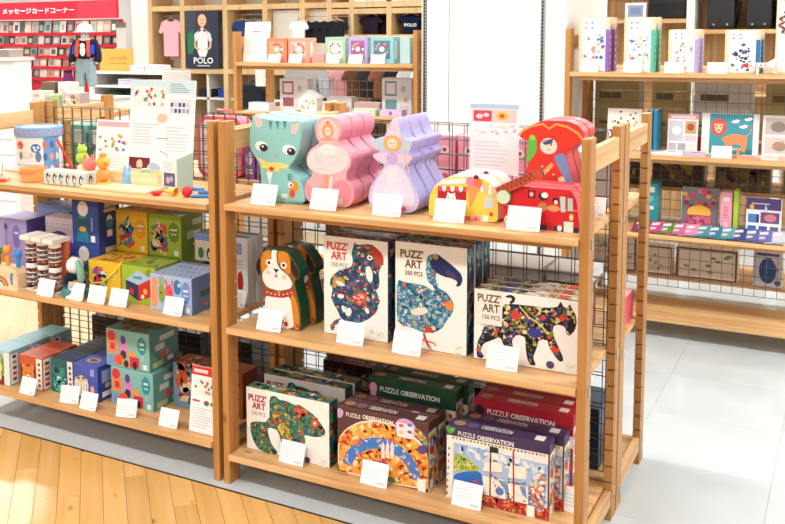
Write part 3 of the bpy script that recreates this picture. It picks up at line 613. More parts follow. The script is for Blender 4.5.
for k in range(26): a.ell(75+k*17, 172+k*2.2, 6, 4.5, r_.choice(['c8402a', '2f6fb0', '3a3a3a', '7aa04a', 'e0a040', '8a5a3a']), r_.random()*3, 7)
for k in range(8): a.ell(58+k*.8, 215+k*26, 4, 6, r_.choice(['c8402a', '2f6fb0', '3a3a3a', '7aa04a']), 0, 7)
a.poly([(78,190),(520,262),(520,478),(420,470),(90,395)], 'a9c6e6')
a.mosaic([(80,192),(515,265),(515,330),(330,290),(80,225)], ['dfe8f2', 'c8d8ee', 'f0f2f4', '8fb4e0'], 50, 18, 12)
a.poly([(84,232),(120,238),(170,262),(215,292),(180,305),(120,300),(90,318)], 'a9b84a').mosaic([(86,236),(120,242),(170,266),(205,290),(150,298),(92,312)], ['6f9a3a', 'd8c870', '8fb04a', 'e8d8a0'], 40, 7, 3)
a.poly([(90,318),(150,304),(215,300),(240,345),(215,382),(92,352)], '2f6fc0').mosaic([(90,400),(92,355),(215,385),(250,330),(420,335),(520,350),(520,470)], ['2f6fc0', '5f94d8', '3f80cc'], 40, 14, 5).ell(195,345,16,6,'d0503a')
for pts in ([(232,262),(310,265),(320,302),(228,300)], [(225,318),(330,330),(348,450),(262,440),(240,380)], [(350,268),(425,275),(430,322),(345,318)], [(345,338),(440,350),(452,470),(372,458)], [(250,225),(292,228),(300,252),(250,250)]): a.poly(pts, 'f6f2e6')
a.line([(255,200),(272,440)], 7, '7a3020').line([(360,212),(385,458)], 7, 'a83a2a').ell(312,376,20,16,'4a80c4').poly([(250,198),(290,205),(292,226),(252,222)], '2a2428')
a.line([(228,300),(320,302)], 4, 'c8a080').line([(240,380),(262,440),(348,450)], 3, 'd8b090').line([(345,338),(440,350),(452,470)], 3, 'd8b090').poly([(300,330),(330,334),(345,372),(318,352)], '6f9ed8').poly([(400,350),(428,352),(440,400),(415,380)], '6f9ed8').poly([(205,388),(545,432),(547,478),(205,436)], 'b03028').mosaic([(205,390),(545,434),(547,476),(205,432)], ['b8302a', 'd8503a', '8a2a2a', 'e8a080', 'd8a040'], 90, 7, 7).mosaic([(440,340),(480,300),(520,290),(520,450),(450,440)], ['e8843a', 'f2d0a0', 'f4f1ea', '4a80c4', 'd8543a'], 70, 9, 9).mosaic([(260,300),(440,330),(440,460),(270,440)], ['b86a4a', '6a4030', 'd8a080'], 40, 5, 10)
a.text('PUZZLE', 98,143,182,161,'f4f0ec',.01).text('OBSERVATION', 190,156,362,175,'f4f0ec',.03)
a.mosaic([(34,112),(50,105),(62,112),(82,118),(80,145),(66,156),(48,152),(34,138)], ['5aa84a', '7ac06a'], 8, 8, 3, '4a9a3a').rect(446,452,482,496,'f2f6ee')
t = obs('observation_puzzle_box', 'purple observation puzzle box with a pirate ship scene, front one', .302, .065, .222, (.876, .104, Z3), '42345c', '6a5a80', a, rz=.03, group='purple observation puzzle boxes')
copy_tree(t, (.898, .176, Z3), 'purple observation puzzle box directly behind the pirate ship one')
def obs2(label, base, loc, pal, w=.3, h=.255, seed=1, group=None, dot='e8a0c0'):
    f = Art(w, h); f.rect(.0, .62, 1, .76, 'f2eee6'); r_ = random.Random(seed)
    for k in range(14): f.ell(.16+k*.06, .69, .02, .032, r_.choice(['c8402a', '3a3a3a', '7aa04a', 'e0a040', '2f6fb0', '8a5a3a']), r_.random()*3, 8)
    f.mosaic([(.02, .02), (.98, .02), (.98, .6), (.02, .6)], pal, 120, .06, seed, pal[0]).text('PUZZLE', .14, .895, .36, .83, 'f4f0ec', .01).text('OBSERVATION', .38, .895, .82, .83, 'f4f0ec', .03).ell(.06, .86, .045, .07, dot).ell(.06, .78, .035, .05, dot)
    return obs('observation_puzzle_box', label, w, .06, h, loc, base, base, f, group=group)
GP = ['6a4a9a', '3f8f8a', 'b85a8a', '4a6ab0', 'd8a04a', '2a6a4a', '8a3a6a']
t = obs2('green observation puzzle box with a fruit strip behind the brown ones', '1c4a30', (.545, .258, Z3), GP, h=.262, seed=5, group='green observation puzzle boxes')
copy_tree(t, (.56, .325, Z3), 'green observation puzzle box against the wire panel')
RP = ['3fa8c8', 'f0c040', '5aa84a', 'e86a3a', '2f7fb0', 'f2e6d0', 'd84a3a']
t = obs2('red observation puzzle box with an animal strip, front of its row', 'b01c30', (.908, .245, Z3), RP, h=.262, seed=6, group='red observation puzzle boxes', dot='26202a')
copy_tree(t, (.905, .309, Z3), 'red observation puzzle box, middle of its row'); copy_tree(t, (.9, .373, Z3), 'red observation puzzle box, rearmost of its row')
for x, y, wh in ((.215, .028, 'the chameleon puzzle box'), (.508, .022, 'the brown observation puzzle box'), (.8, .03, 'the pirate ship puzzle box'), (1.075, .15, 'the red observation puzzle boxes')):
    price_card(x, y, Z3, wh, .088 if x < 1 else .055, .07)
# ------------------------------------------------------------------ wooden toy shelf unit: top shelf
Y1, Y2, Y3 = .931, .528, .132
def part(t, mb, name, mat, **k): return mb.build(name, mat, t, **k)
# drum shaped toy tub
t = thing('toy_drum', 'white and sky blue toy drum printed with cats', 'toy drum', (-1.082, .285, Y1))
D_ = .09
MB().lathe([(0, 0), (D_-.002, 0), (D_, .003, 'e9eef2'), (D_, .035, 'dfe9f1'), (D_, .038, '7fb0dc'), (D_, .138, 'f4f2ee'), (D_, .14)], 'f4f2ee', 32).build('drum_shell', INK, t)
MB().lathe([(D_+.004, .138), (D_+.006, .14), (D_+.006, .17), (D_+.004, .173), (D_-.01, .173), (D_-.013, .168), (0, .168, 'dce9f4')], '7fb2e0', 32).build('drum_rim', PLASTIC, t)
def wrap(mb, ang0, ang1, z0, z1, r, col, n=8):
    v = []
    for i in range(n+1):
        q = ang0+(ang1-ang0)*i/n; v += [(r*math.sin(q), -r*math.cos(q), z0), (r*math.sin(q), -r*math.cos(q), z1)]
    mb.add(v, [[2*i, 2*i+2, 2*i+3, 2*i+1] for i in range(n)], col, True)
def wrap_ell(mb, ang, z, ra, rz_, r, col, n=12):
    v = []
    for i in range(n):
        q = 6.2832*i/n; an = ang+ra*math.cos(q); v.append((r*math.sin(an), -r*math.cos(an), z+rz_*math.sin(q)))
    mb.add(v, [list(range(n))], col)
m = MB(); wrap(m, .95, 1.75, .003, .136, D_+.0006, '6fa3da')
for k in range(9): wrap_ell(m, 1.02+(k % 3)*.3, .02+(k//3)*.045, .1, .014, D_+.001, ['f2a0a0', 'dfeaf4', 'e86a5a', '3f70b8'][k % 4])
wrap_ell(m, -.15, .108, .2, .015, D_+.001, 'e8603a'); wrap_ell(m, .62, .098, .22, .017, D_+.001, '4f80b8'); wrap_ell(m, .55, .101, .05, .005, D_+.0015, 'ffffff'); wrap_ell(m, .72, .101, .05, .005, D_+.0015, 'ffffff')
wrap_ell(m, .2, .072, .3, .011, D_+.001, 'e0b8a0'); wrap_ell(m, .2, .076, .22, .007, D_+.0014, 'f4ece6'); wrap_ell(m, .72, .066, .13, .02, D_+.001, '5f88b8'); wrap_ell(m, -.12, .07, .08, .015, D_+.001, '3f7f8a')
m.build('drum_print', INK, t)
m = MB()
for k in range(22): wrap_ell(m, k*6.283/22, .156, .08, .006, D_+.0068, 'f08a96', 10)
m.build('rim_dots', INK, t); t.scale = (1, 1, 1.07)
t = thing('drumstick', 'red drumstick leaning on the side of the toy drum', 'drumstick', (-.925, .315, Y1)); MB().tube([(0, .0, .0), (-.02, -.02, .06), (-.055, -.035, .135)], [.005, .005, .0045], 'd8452f', 8).ball(0, 0, .006, .008, .008, .008, 'd8452f', 10, 6).build('stick', PAINT, t)
# orange pot
t = thing('toy_saucepan', 'orange toy saucepan with wooden handle beside the drum', 'toy pan', (-.932, .09, Y1))
MB().lathe([(0, 0), (.036, 0), (.04, .004), (.044, .044), (.047, .046), (.047, .053), (.043, .053), (.04, .044), (.037, .008), (0, .006)], 'f0a564', 24).build('pan', PAINT, t)
m = MB()
for k in range(10): wrap_ell(m, -.9+k*.2, .034, .07, .003, .0438, 'd8602f', 8)
m.build('pan_marks', INK, t)
MB().tube([(-.042, 0, .034), (-.09, -.008, .036), (-.13, -.012, .037)], [.007, .008, .006], 'e9c79a', 10).build('handle', PAINT, t)
t = thing('toy_beaker', 'clear plastic toy beaker beside the drum', 'toy beaker', (-1.15, .12, Y1)); MB().lathe([(.022, 0), (.026, .05), (.024, .05), (.0205, .003), (0, .003)], 'e8eef4', 18).build('beaker_wall', CLEAR, t)
m = MB(); wrap(m, -.35, .35, .012, .04, .0262, '5a88c8'); m.build('beaker_print', INK, t)
for k, (c_, lb) in enumerate((('4fb0cc', 'turquoise striped wooden rod lying at the shelf end'), ('f0b49a', 'pale pink wooden rod lying beside the saucepan handle'), ('e04a40', 'red tipped wooden rod lying at the shelf edge'))):
    t = thing('toy_rod', lb, 'toy rod', ((-1.13, -1.06, -1.05)[k], (.05, .045, .012)[k], Y1+.007)); MB().tube([(-.04, 0, 0), (.045, .01, 0)], .007, c_, 10).build('rod', PAINT, t)
    if k == 0: MB().tube([(-.01, .0035, 0), (.005, .0053, 0)], .0074, 'f4f4f4', 10).build('stripe', PAINT, t)
# penguin domino box
t = thing('penguin_block_box', 'mint wooden box with a row of penguins at the shelf front', 'toy box', (-.748, .095, Y1), .0)
MB().box(-.1, .1, -.03, .03, 0, .052, 'f2e6d2', front='cfe0d4', right='cfe0d4', top='f6ead6').build('box', PAINT, t, .003, 2)
a = Art(.2, .052)
for k in range(6):
    x = .1+k*.16; a.ell(x, .48, .036, .34, '23262c', .12*(-1)**k).ell(x+.008, .42, .018, .2, 'eef2ee').ell(x+.045, .62, .026, .1, ['e85a4a', '3fa06a', '4f88d0', 'f0a030', 'e06a8a', '3a9fb0'][k]).ell(x+.01, .12, .03, .05, 'f0a030')
a.put(t, (-.1, -.03, 0), X, Z)
a = Art(.06, .052); a.ell(.5, .45, .16, .36, '1f3550').ell(.5, .38, .07, .2, 'eef2ee'); a.put(t, (.1, -.03, 0), Y, Z)
def stacker(label, loc, cols, kind):
    t = thing('stacking_animal', label, 'wooden toy', loc, 0, 'stacking wooden animals')
    if kind == 'green':
        MB().lathe([(0, 0), (.022, 0), (.024, .01), (.02, .02), (.012, .022), (0, .022)], 'ecdcc2', 18).build('base_ring', PAINT, t)
        MB().lathe([(0, .022), (.016, .024), (.022, .04), (.02, .058), (.01, .068), (0, .068)], 'e9d8ba', 18).build('middle', PAINT, t)
        MB().ball(0, 0, .09, .025, .025, .023, cols[0]).build('body', PAINT, t); MB().ball(0, 0, .122, .019, .019, .017, cols[1]).ball(-.012, -.003, .138, .005, .005, .005, cols[1], 8, 6).ball(.012, -.003, .138, .005, .005, .005, cols[1], 8, 6).build('head', PAINT, t)
    elif kind == 'red':
        MB().lathe([(0, 0), (.026, 0), (.03, .006), (.03, .014), (.024, .02), (0, .02)], cols[0], 18).build('base_ring', PAINT, t)
        MB().lathe([(0, .02), (.022, .022), (.024, .034), (.02, .05), (0, .052)], 'efd9c2', 18).build('middle', PAINT, t)
        MB().ball(0, 0, .076, .028, .026, .025, cols[1]).prism([(-.022, .09), (-.014, .098), (-.018, .112)], -.008, .004, cols[1]).prism([(.022, .09), (.014, .098), (.018, .112)], -.008, .004, cols[1]).build('head', PAINT, t)
    else:
        MB().lathe([(0, 0), (.026, 0), (.031, .007), (.029, .015), (.02, .02), (0, .02)], cols[0], 18).build('base_ring', PAINT, t)
        MB().ball(0, 0, .044, .028, .027, .025, cols[1]).build('body', PAINT, t); MB().ball(0, 0, .088, .026, .025, .024, cols[0]).lathe([(0, .125), (.012, .122), (.015, .11), (.01, .104)], cols[1], 14).build('head', PAINT, t)
        MB().ball(.024, -.016, .088, .006, .008, .004, 'e07030', 8, 6).build('beak', PAINT, t)
stacker('lime green stacking bear with wooden base', (-.752, .17, Y1), ('a8d048', 'b8dc58'), 'green')
stacker('coral red stacking cat with striped rings', (-.683, .13, Y1), ('e85a50', 'f07a70'), 'red')
stacker('orange stacking duck toy', (-.604, .115, Y1), ('f6b048', 'f2984a'), 'duck')
t = thing('toy_figure', 'small blue wooden figure beside the orange duck', 'wooden toy', (-.53, .16, Y1)); MB().lathe([(0, 0), (.02, 0), (.022, .012), (.018, .03), (.02, .045), (.012, .06), (0, .062)], '7fb4e2', 16).build('body', PAINT, t)
MB().prism([(-.014, .055), (-.008, .06), (-.012, .076)], -.006, .006, '7fb4e2').prism([(.014, .055), (.008, .06), (.012, .076)], -.006, .006, '7fb4e2').build('ears', PAINT, t)
t = thing('wooden_tray_box', 'plain pale wooden tray box with open top', 'toy tray', (-.5, .2, Y1+.012))
m = MB(); m.box(-.11, .11, -.045, .045, 0, .006, 'f0e0c6')
for b in ((-.11, .11, -.045, -.037), (-.11, .11, .037, .045), (-.11, -.102, -.037, .037), (.102, .11, -.037, .037)): m.box(*b, .006, .04, 'f0e0c6')
m.build('tray', TOYWOOD, t); MB().lathe([(0, .006), (.018, .006), (.018, .05), (0, .052)], 'a8c8a0', 14, .02, 0, 0).build('peg', PAINT, t)
t = thing('wooden_board', 'thin pale wooden board lying under the tray box', 'wooden board', (-.5, .155, Y1)); MB().box(-.15, .15, -.115, .115, 0, .012, 'f2e2c8').build('board', TOYWOOD, t, .003, 2)
for c_, lb, nm, loc in (('e03040', 'round red wooden piece beside the board', 'toy_piece', (-.318, .055, Y1)), ('d82a34', 'red wooden ball among blue sticks', 'wooden_ball', (-.205, .075, Y1)), ('f2b83a', 'yellow wooden cone touching the red ball', 'wooden_cone', (-.248, .072, Y1))):
    t = thing(nm, lb, 'wooden toy', loc)
    if nm == 'wooden_ball': MB().ball(0, 0, .019, .019, .019, .019, c_).build('ball', PAINT, t)
    elif nm == 'wooden_cone': MB().lathe([(.016, 0), (.015, .004), (.006, .045), (0, .046)], c_, 14, 0, 0, .014, 'x').build('cone', PAINT, t); t.rotation_euler = (0, 0, math.pi)
    else: MB().lathe([(0, 0), (.012, .001), (.02, .01), (.02, .014), (0, .016)], c_, 16).build('piece', PAINT, t)
for k, (x, y, rz) in enumerate(((-.14, .09, .5), (-.16, .16, .25), (-.27, .19, .1))):
    t = thing('wooden_stick', ('blue wooden stick lying beside the red ball', 'blue wooden stick at the shelf post', 'blue wooden stick in front of the brochure')[(0, 1, 2)[k]], 'wooden stick', (x, y, Y1+.006), rz, 'blue wooden sticks'); MB().tube([(-.05, 0, 0), (.05, 0, 0)], .006, '3f88d0', 10).build('stick', PAINT, t)
# display boards
def poster(name, label, loc, w, h, lean, art, th=.004, rz=0, cat='sign', col='fbfcfc'):
    t = thing(name, label, cat, loc, rz); b = MB().box(-w/2, w/2, -th/2, th/2, 0, h, col).build('board', PAPER, t); b.rotation_euler = (-lean, 0, 0); b.location = (0, 0, .002)
    art.put(b, (-w/2, -th/2, 0), X, Z)
    s_ = MB().box(-w*.2, w*.2, h*.22, h*.22+.002, 0, h*.5, 'e8ecec').box(-w*.2, w*.2, .004, h*.22, 0, .0015, 'e8ecec').build('stand', PLASTIC, t); return t
a = Art(.3, .375); a.rect(0, .86, 1, 1, 'd3eaf0').lines(.62, .88, .93, .98, 5, '6a94a8', 6).rect(.06, .72, .55, .93, 'f4f1ea'); r_ = random.Random(12)
for k in range(22): a.ell(r_.uniform(.08, .53), r_.uniform(.74, .91), .022, .018, r_.choice(['d8404a', '3a5a8a', '6aa05a', 'e8a0a0', '8a8a8a', 'f0c060']), n=8)
a.rect(.62, .66, .95, .82, 'e4e8f0')
for k in range(10): a.rect(.64+(k % 5)*.06, .68+(k//5)*.06, .68+(k % 5)*.06, .72+(k//5)*.06, r_.choice(['3a4a7a', '9aa8c8', 'c8d0e0']))
a.ell(.52, .62, .08, .05, 'f3c9ae').lines(.06, .36, .5, .58, 7, 'd4d8de', 4).lines(.58, .3, .95, .56, 8, 'd8dbe0', 5).line([(.45, .42), (.62, .42)], .012, '7fa8d8').line([(.5, .3), (.64, .26), (.6, .2)], .01, '5a90cc')
a.rect(.03, .03, .36, .22, '7a2030').ell(.2, .15, .05, .05, 'e8c8b4').poly([(.06, .03), (.1, .1), (.2, .12), (.3, .1), (.35, .03)], '1d2030').ell(.42, .12, .1, .06, 'b8d0ec').line([(.72, .2), (.8, .12), (.88, .2)], .02, '5a90cc').rect(.6, .02, .9, .16, 'e0e4ec').lines(.62, .04, .88, .14, 4, '8898b8')
poster('display_board', 'large white display board with photographs and text on the toy shelf', (-.50, .30, Y1), .3, .375, .12, a)
a = Art(.168, .215, ); a.rect(.04, .88, .96, .97, 'f4b8c0').rect(.04, .1, .96, .86, 'fdfdfd'); r_ = random.Random(3)
for k in range(16): a.ell(r_.uniform(.08, .92), r_.uniform(.45, .75), .05, .03, r_.choice(['d8404a', '4f80c8', '8ab04a', 'f0a050', 'e8808a']), n=8)
a.lines(.1, .15, .9, .4, 5, 'd8dce0')
poster('display_board', 'small white display board with a pink heading behind the stacking animals', (-.74, .32, Y1), .168, .215, .1, a)
t = thing('brochure', 'folded photo brochure standing in front of the large display board', 'brochure', (-.33, .17, Y1))
MB().add([(-.05, 0, 0), (.02, -.01, 0), (.02, -.01, .11), (-.05, 0, .11)], [(0, 1, 2, 3)], 'f2f4f6').add([(.02, -.01, 0), (.05, .045, 0), (.05, .045, .13), (.02, -.01, .11)], [(0, 1, 2, 3)], 'b8d4cc').build('leaflet', PAPER, t)
_m = t.children[0].modifiers.new('thick', 'SOLIDIFY'); _m.thickness = .002
a = Art(.068, .105); a.lines(.08, .62, .9, .95, 4, 'c8ccd4').rect(.1, .1, .9, .55, '5a5a80').ell(.4, .3, .15, .12, 'c8a0b0').ell(.65, .35, .12, .1, '9ab0d0'); a.put(t, Vector((-.049, -.0012, .003)), Vector((.99, -.141, 0)), Z)
# ------------------------------------------------------------------ wooden toy shelf unit: middle shelf
def badge(a, x, y, rx, ry, col): a.ell(x, y, rx, ry, col); return a
def boxfront(w, h, base, badgec, pal, seed, bx=(.68, .6), art=None):
    a = Art(w, h); a.mosaic([(.06, .08), (.58, .06), (.6, .7), (.4, .85), (.1, .8)], pal, 36, .09, seed); a.ell(bx[0]+.1, bx[1], .16, .24, badgec).rect(bx[0]-.0, bx[1]+.04, bx[0]+.2, bx[1]+.08, 'f0ece0').rect(bx[0]+.02, bx[1]-.06, bx[0]+.18, bx[1]-.03, 'e4dcc8').rect(.78, .06, .9, .18, 'f2f6ee'); return a
def boxside(d, h, col, seed):
    a = Art(d, h); r_ = random.Random(seed); a.rect(.5, .72, .9, .86, col).rect(.25, .42, .6, .6, col).rect(.55, .45, .85, .58, 'e8e4da')
    for k in range(4): a.ell(r_.uniform(.3, .7), r_.uniform(.15, .4), .06, .05, r_.choice(['d8543a', '3f7fb0', 'f0c050', '6a9a4a']))
    a.rect(.7, .06, .9, .18, 'f2f6ee'); return a
def boxtop(w, d, pal, seed, n=30): a = Art(w, d); a.mosaic([(.05, .08), (.95, .08), (.95, .92), (.05, .92)], pal, n, .07, seed); return a
BLK = ['d8543a', '3f8fb0', 'f0c050', '5a9a5a', 'e8d8c0', '7a5aa0', 'c83a5a', '4a5a8a']
# slim boxes at the right end of the shelf
a = Art(.16, .24); a.rect(.4, .75, .85, .92, '8fa8c8').ell(.8, .35, .08, .16, 'b02a2a').lines(.55, .55, .95, .7, 3, 'b8c0cc')
t = carton('slim_game_box', 'slim pale grey game box at the toy shelf end, front one', 'game box', .16, .042, .24, (-.155, .265, Y2), ('e4e8ec', 'dfe3e8', '7f93ad'), front=a, group='slim grey game boxes')
copy_tree(t, (-.15, .318, Y2), 'slim pale grey game box at the toy shelf end, rear one')
# monster box
a = Art(.178, .128); a.lv = 2
a.poly([(.02, .1), (.1, .05), (.2, .2), (.16, .6), (.2, .85), (.08, .95), (.03, .7)], 'f29a6a').ell(.28, .5, .075, .26, '8aa83a').ell(.25, .85, .022, .13, '8aa83a').ell(.32, .85, .022, .13, '8aa83a').ell(.46, .55, .1, .22, 'e85a5a').ell(.39, .82, .025, .08, 'e85a5a').ell(.54, .82, .025, .08, 'e85a5a').ell(.27, .5, .02, .03, '2a2a2a').ell(.46, .55, .012, .02, '2a2a2a').ell(.5, .55, .012, .02, '2a2a2a')
a.ell(.66, .72, .09, .2, '2f7ab0').ell(.7, .78, .03, .05, 'ffffff').ell(.7, .78, .014, .024, '202020').ell(.68, .32, .1, .1, '2a6a9a').rect(.6, .1, .76, .18, '8a4a3a').ell(.86, .6, .1, .3, '6f90d4').rect(.8, .62, .92, .68, 'e8eefa').rect(.8, .5, .92, .54, 'c8d8f2').rect(.87, .07, .95, .2, 'f2f6ee')
tp = Art(.178, .2); r_ = random.Random(6)
for k in range(28): tp.ell(.1+(k % 7)*.13, .12+(k//7)*.25, .035, .03, r_.choice(['e85a5a', '2f7ab0', '8aa83a', 'd84a4a']), n=8)
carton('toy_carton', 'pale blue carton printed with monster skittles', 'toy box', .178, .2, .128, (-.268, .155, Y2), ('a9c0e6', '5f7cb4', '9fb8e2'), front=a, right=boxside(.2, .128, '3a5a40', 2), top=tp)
# small box behind the post
a = Art(.09, .1); a.rect(0, .75, 1, 1, '7f9fd0').rect(.05, .1, .5, .7, 'e8d8b8').ell(.3, .3, .14, .2, '3a7a4a').ell(.72, .3, .14, .22, '2a1c1c').ell(.72, .25, .07, .12, 'e8e4e0')
t = carton('toy_carton', 'small cream and blue animal carton on top of a green box', 'toy box', .09, .1, .1, (-.27, .315, Y2+.134), ('efe2cc', '7f9fd0', '8fb0d8'), front=a)
# lower yellow and green boxes
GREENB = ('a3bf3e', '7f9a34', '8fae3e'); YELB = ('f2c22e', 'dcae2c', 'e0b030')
a = Art(.152, .134); a.poly([(.12, .6), (.5, .9), (.85, .75), (.9, .25), (.5, .06), (.15, .25)], 'd83a34').poly([(.12, .6), (.5, .5), (.5, .06), (.15, .25)], '3a3a5a').poly([(.5, .5), (.9, .62), (.9, .25), (.5, .06)], 'd8342e').poly([(.12, .6), (.5, .9), (.88, .72), (.5, .5)], 'a8cce0').poly([(.34, .72), (.6, .74), (.62, .66), (.36, .66)], '6f8a98').ell(.7, .35, .06, .08, 'f0c050').ell(.62, .2, .05, .06, 'f2ece0').ell(.3, .3, .06, .1, 'c83a5a').ell(.82, .86, .1, .1, '7f9a2e')
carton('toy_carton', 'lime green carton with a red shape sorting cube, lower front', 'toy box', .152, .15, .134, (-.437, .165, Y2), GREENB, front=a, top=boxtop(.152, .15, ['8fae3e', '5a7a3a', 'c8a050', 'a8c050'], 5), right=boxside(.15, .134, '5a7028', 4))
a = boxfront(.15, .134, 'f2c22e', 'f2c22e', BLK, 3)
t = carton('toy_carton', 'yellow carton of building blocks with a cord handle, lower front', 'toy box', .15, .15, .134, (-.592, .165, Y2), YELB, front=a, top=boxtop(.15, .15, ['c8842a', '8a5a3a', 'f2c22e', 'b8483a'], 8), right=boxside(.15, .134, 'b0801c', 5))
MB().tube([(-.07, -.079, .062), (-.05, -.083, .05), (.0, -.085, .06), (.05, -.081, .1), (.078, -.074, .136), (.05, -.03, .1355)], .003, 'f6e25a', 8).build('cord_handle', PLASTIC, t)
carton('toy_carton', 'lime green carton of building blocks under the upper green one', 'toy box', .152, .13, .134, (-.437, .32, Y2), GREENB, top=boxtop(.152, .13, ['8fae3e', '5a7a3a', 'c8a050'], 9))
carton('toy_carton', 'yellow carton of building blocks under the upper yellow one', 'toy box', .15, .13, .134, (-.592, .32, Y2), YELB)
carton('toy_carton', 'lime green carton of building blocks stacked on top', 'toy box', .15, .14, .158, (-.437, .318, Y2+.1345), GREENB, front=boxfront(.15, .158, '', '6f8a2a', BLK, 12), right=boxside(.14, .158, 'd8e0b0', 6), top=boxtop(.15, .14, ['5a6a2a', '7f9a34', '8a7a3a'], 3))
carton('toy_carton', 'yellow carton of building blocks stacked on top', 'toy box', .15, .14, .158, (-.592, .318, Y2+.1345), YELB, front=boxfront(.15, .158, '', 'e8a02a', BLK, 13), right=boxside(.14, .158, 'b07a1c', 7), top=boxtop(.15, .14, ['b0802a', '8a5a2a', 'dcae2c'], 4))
# lighthouse boxes
def lh(label, loc):
    a = Art(.13, .17); a.poly([(.18, .12), (.62, .1), (.55, .6), (.5, .8), (.3, .8), (.25, .6)], '2f8a94').ell(.42, .78, .2, .17, 'f0ece8').rect(.22, .3, .58, .55, '1f5a6a').ell(.4, .33, .14, .06, 'e8c84a').poly([(.14, .04), (.66, .04), (.62, .16), (.18, .16)], '2a7fa0').text('LALU', .7, .9, .8, .62, 'a9c0e8').rect(.72, .3, .78, .6, '8fa8e0').rect(.7, .06, .86, .2, 'f2f6ee')
    s_ = Art(.12, .17); s_.rect(.3, .8, .9, .92, 'c8b890').rect(.25, .7, .8, .78, 'c8b890').ell(.5, .5, .14, .13, 'e8e4e0').ell(.5, .44, .16, .1, '2f8a94').rect(.38, .15, .62, .3, 'f2f2f2')
    a.t = []
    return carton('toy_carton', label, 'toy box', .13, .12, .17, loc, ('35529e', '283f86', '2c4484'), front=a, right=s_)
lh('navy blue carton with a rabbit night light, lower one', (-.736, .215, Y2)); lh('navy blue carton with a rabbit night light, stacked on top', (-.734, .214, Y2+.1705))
# rabbit figure in front
t = thing('rabbit_rattle', 'white and teal rabbit toy with clear round belly', 'toy rabbit', (-.705, .062, Y2))
MB().lathe([(0, 0), (.048, 0), (.052, .008), (.05, .028), (.044, .034), (0, .034)], '3f8f94', 24).build('base', PLASTIC, t)
MB().lathe([(.044, .034), (.046, .05), (.04, .075), (.03, .09), (.0, .095)], 'dfe8e6', 24).build('belly_dome', CLEAR, t)
MB().ball(.01, -.01, .05, .014, .014, .012, 'f0d030', 10, 6).ball(-.016, -.008, .046, .008, .008, .008, '3f70b0', 8, 6).ball(-.005, .014, .045, .01, .01, .01, 'e8e0d0', 8, 6).build('beads', PLASTIC, t)
MB().ball(-.002, 0, .112, .034, .032, .032, 'f2f2ee').build('head', PLASTIC, t)
MB().tube([(.02, -.012, .135), (.036, -.016, .11), (.042, -.016, .075), (.038, -.014, .05)], [.008, .014, .015, .006], '7fb8a8', 10).tube([(-.02, .012, .138), (-.036, .016, .12), (-.044, .018, .1)], [.008, .012, .005], '7fb8a8', 10).build('ears', PLASTIC, t)
# purple arch box
a = Art(.17, .25); a.poly([(.0, .0), (.95, .0), (.95, .35), (.85, .6), (.65, .76), (.4, .8), (.15, .74), (.0, .6)], '5b3f9e').rect(.3, .62, .75, .68, 'd8ccf0').rect(.05, .86, .95, .96, 'ece4ea').ell(.18, .6, .08, .05, 'd8483a')
for k in range(10): a.ell(.08+k*.09, .9, .02, .015, 'c8a8b8', n=6)
carton('toy_carton', 'lilac carton with a deep purple arch behind the jar sets', 'toy box', .165, .075, .25, (-.888, .225, Y2), ('e2d8e4', '9a80b4', 'e8e2e8'), front=a)
# lilac spoon box at the end
a = Art(.15, .236); a.ell(.25, .85, .06, .06, '3a5a80').line([(.25, .82), (.24, .45)], .02, '3a5a80').ell(.62, .7, .14, .2, '7f78c4').rect(.55, .74, .7, .78, 'd8d8f4').ell(.6, .42, .08, .07, 'e88a5a').ell(.64, .2, .08, .06, 'e4ece8').ell(.1, .3, .14, .14, 'e8845a')
carton('toy_carton', 'lilac carton printed with a blue spoon at the shelf end', 'toy box', .15, .14, .236, (-1.102, .215, Y2), ('a8a0d8', '6a5fb0', '8f88c8'), front=a, right=(lambda s: s.ell(.5, .6, .2, .2, '8a82cc').rect(.42, .62, .58, .66, 'd8d8f4'))(Art(.14, .236)))
# blue house box behind
a = Art(.225, .19); a.rect(.02, .02, .34, .42, 'e9b04a').poly([(.0, .42), (.36, .42), (.12, .72)], 'd03a34').ell(.06, .55, .05, .08, 'f0d8a8').rect(.1, .02, .2, .2, '3a2a3a').ell(.5, .75, .03, .12, '3a8a7a').mosaic([(.36, .12), (.7, .1), (.7, .36), (.38, .4)], ['d8342e', 'e8743a', 'f0e0c8', 'b02a3a'], 26, .06, 3).ell(.82, .62, .11, .3, '3f5aa0').rect(.76, .62, .88, .68, 'c8d4f0').rect(.02, .0, .98, .04, 'd8a868')
carton('toy_carton', 'grey blue carton with a red roofed toy house', 'toy box', .225, .11, .19, (-1.0, .345, Y2+.08), ('8fa6d2', '6a80b0', '6a80b4'), front=a)
carton('toy_carton', 'wooden coloured carton under the grey blue house carton', 'toy box', .22, .11, .079, (-1.0, .345, Y2), ('d8b080', 'c09a68', 'd8b080'))
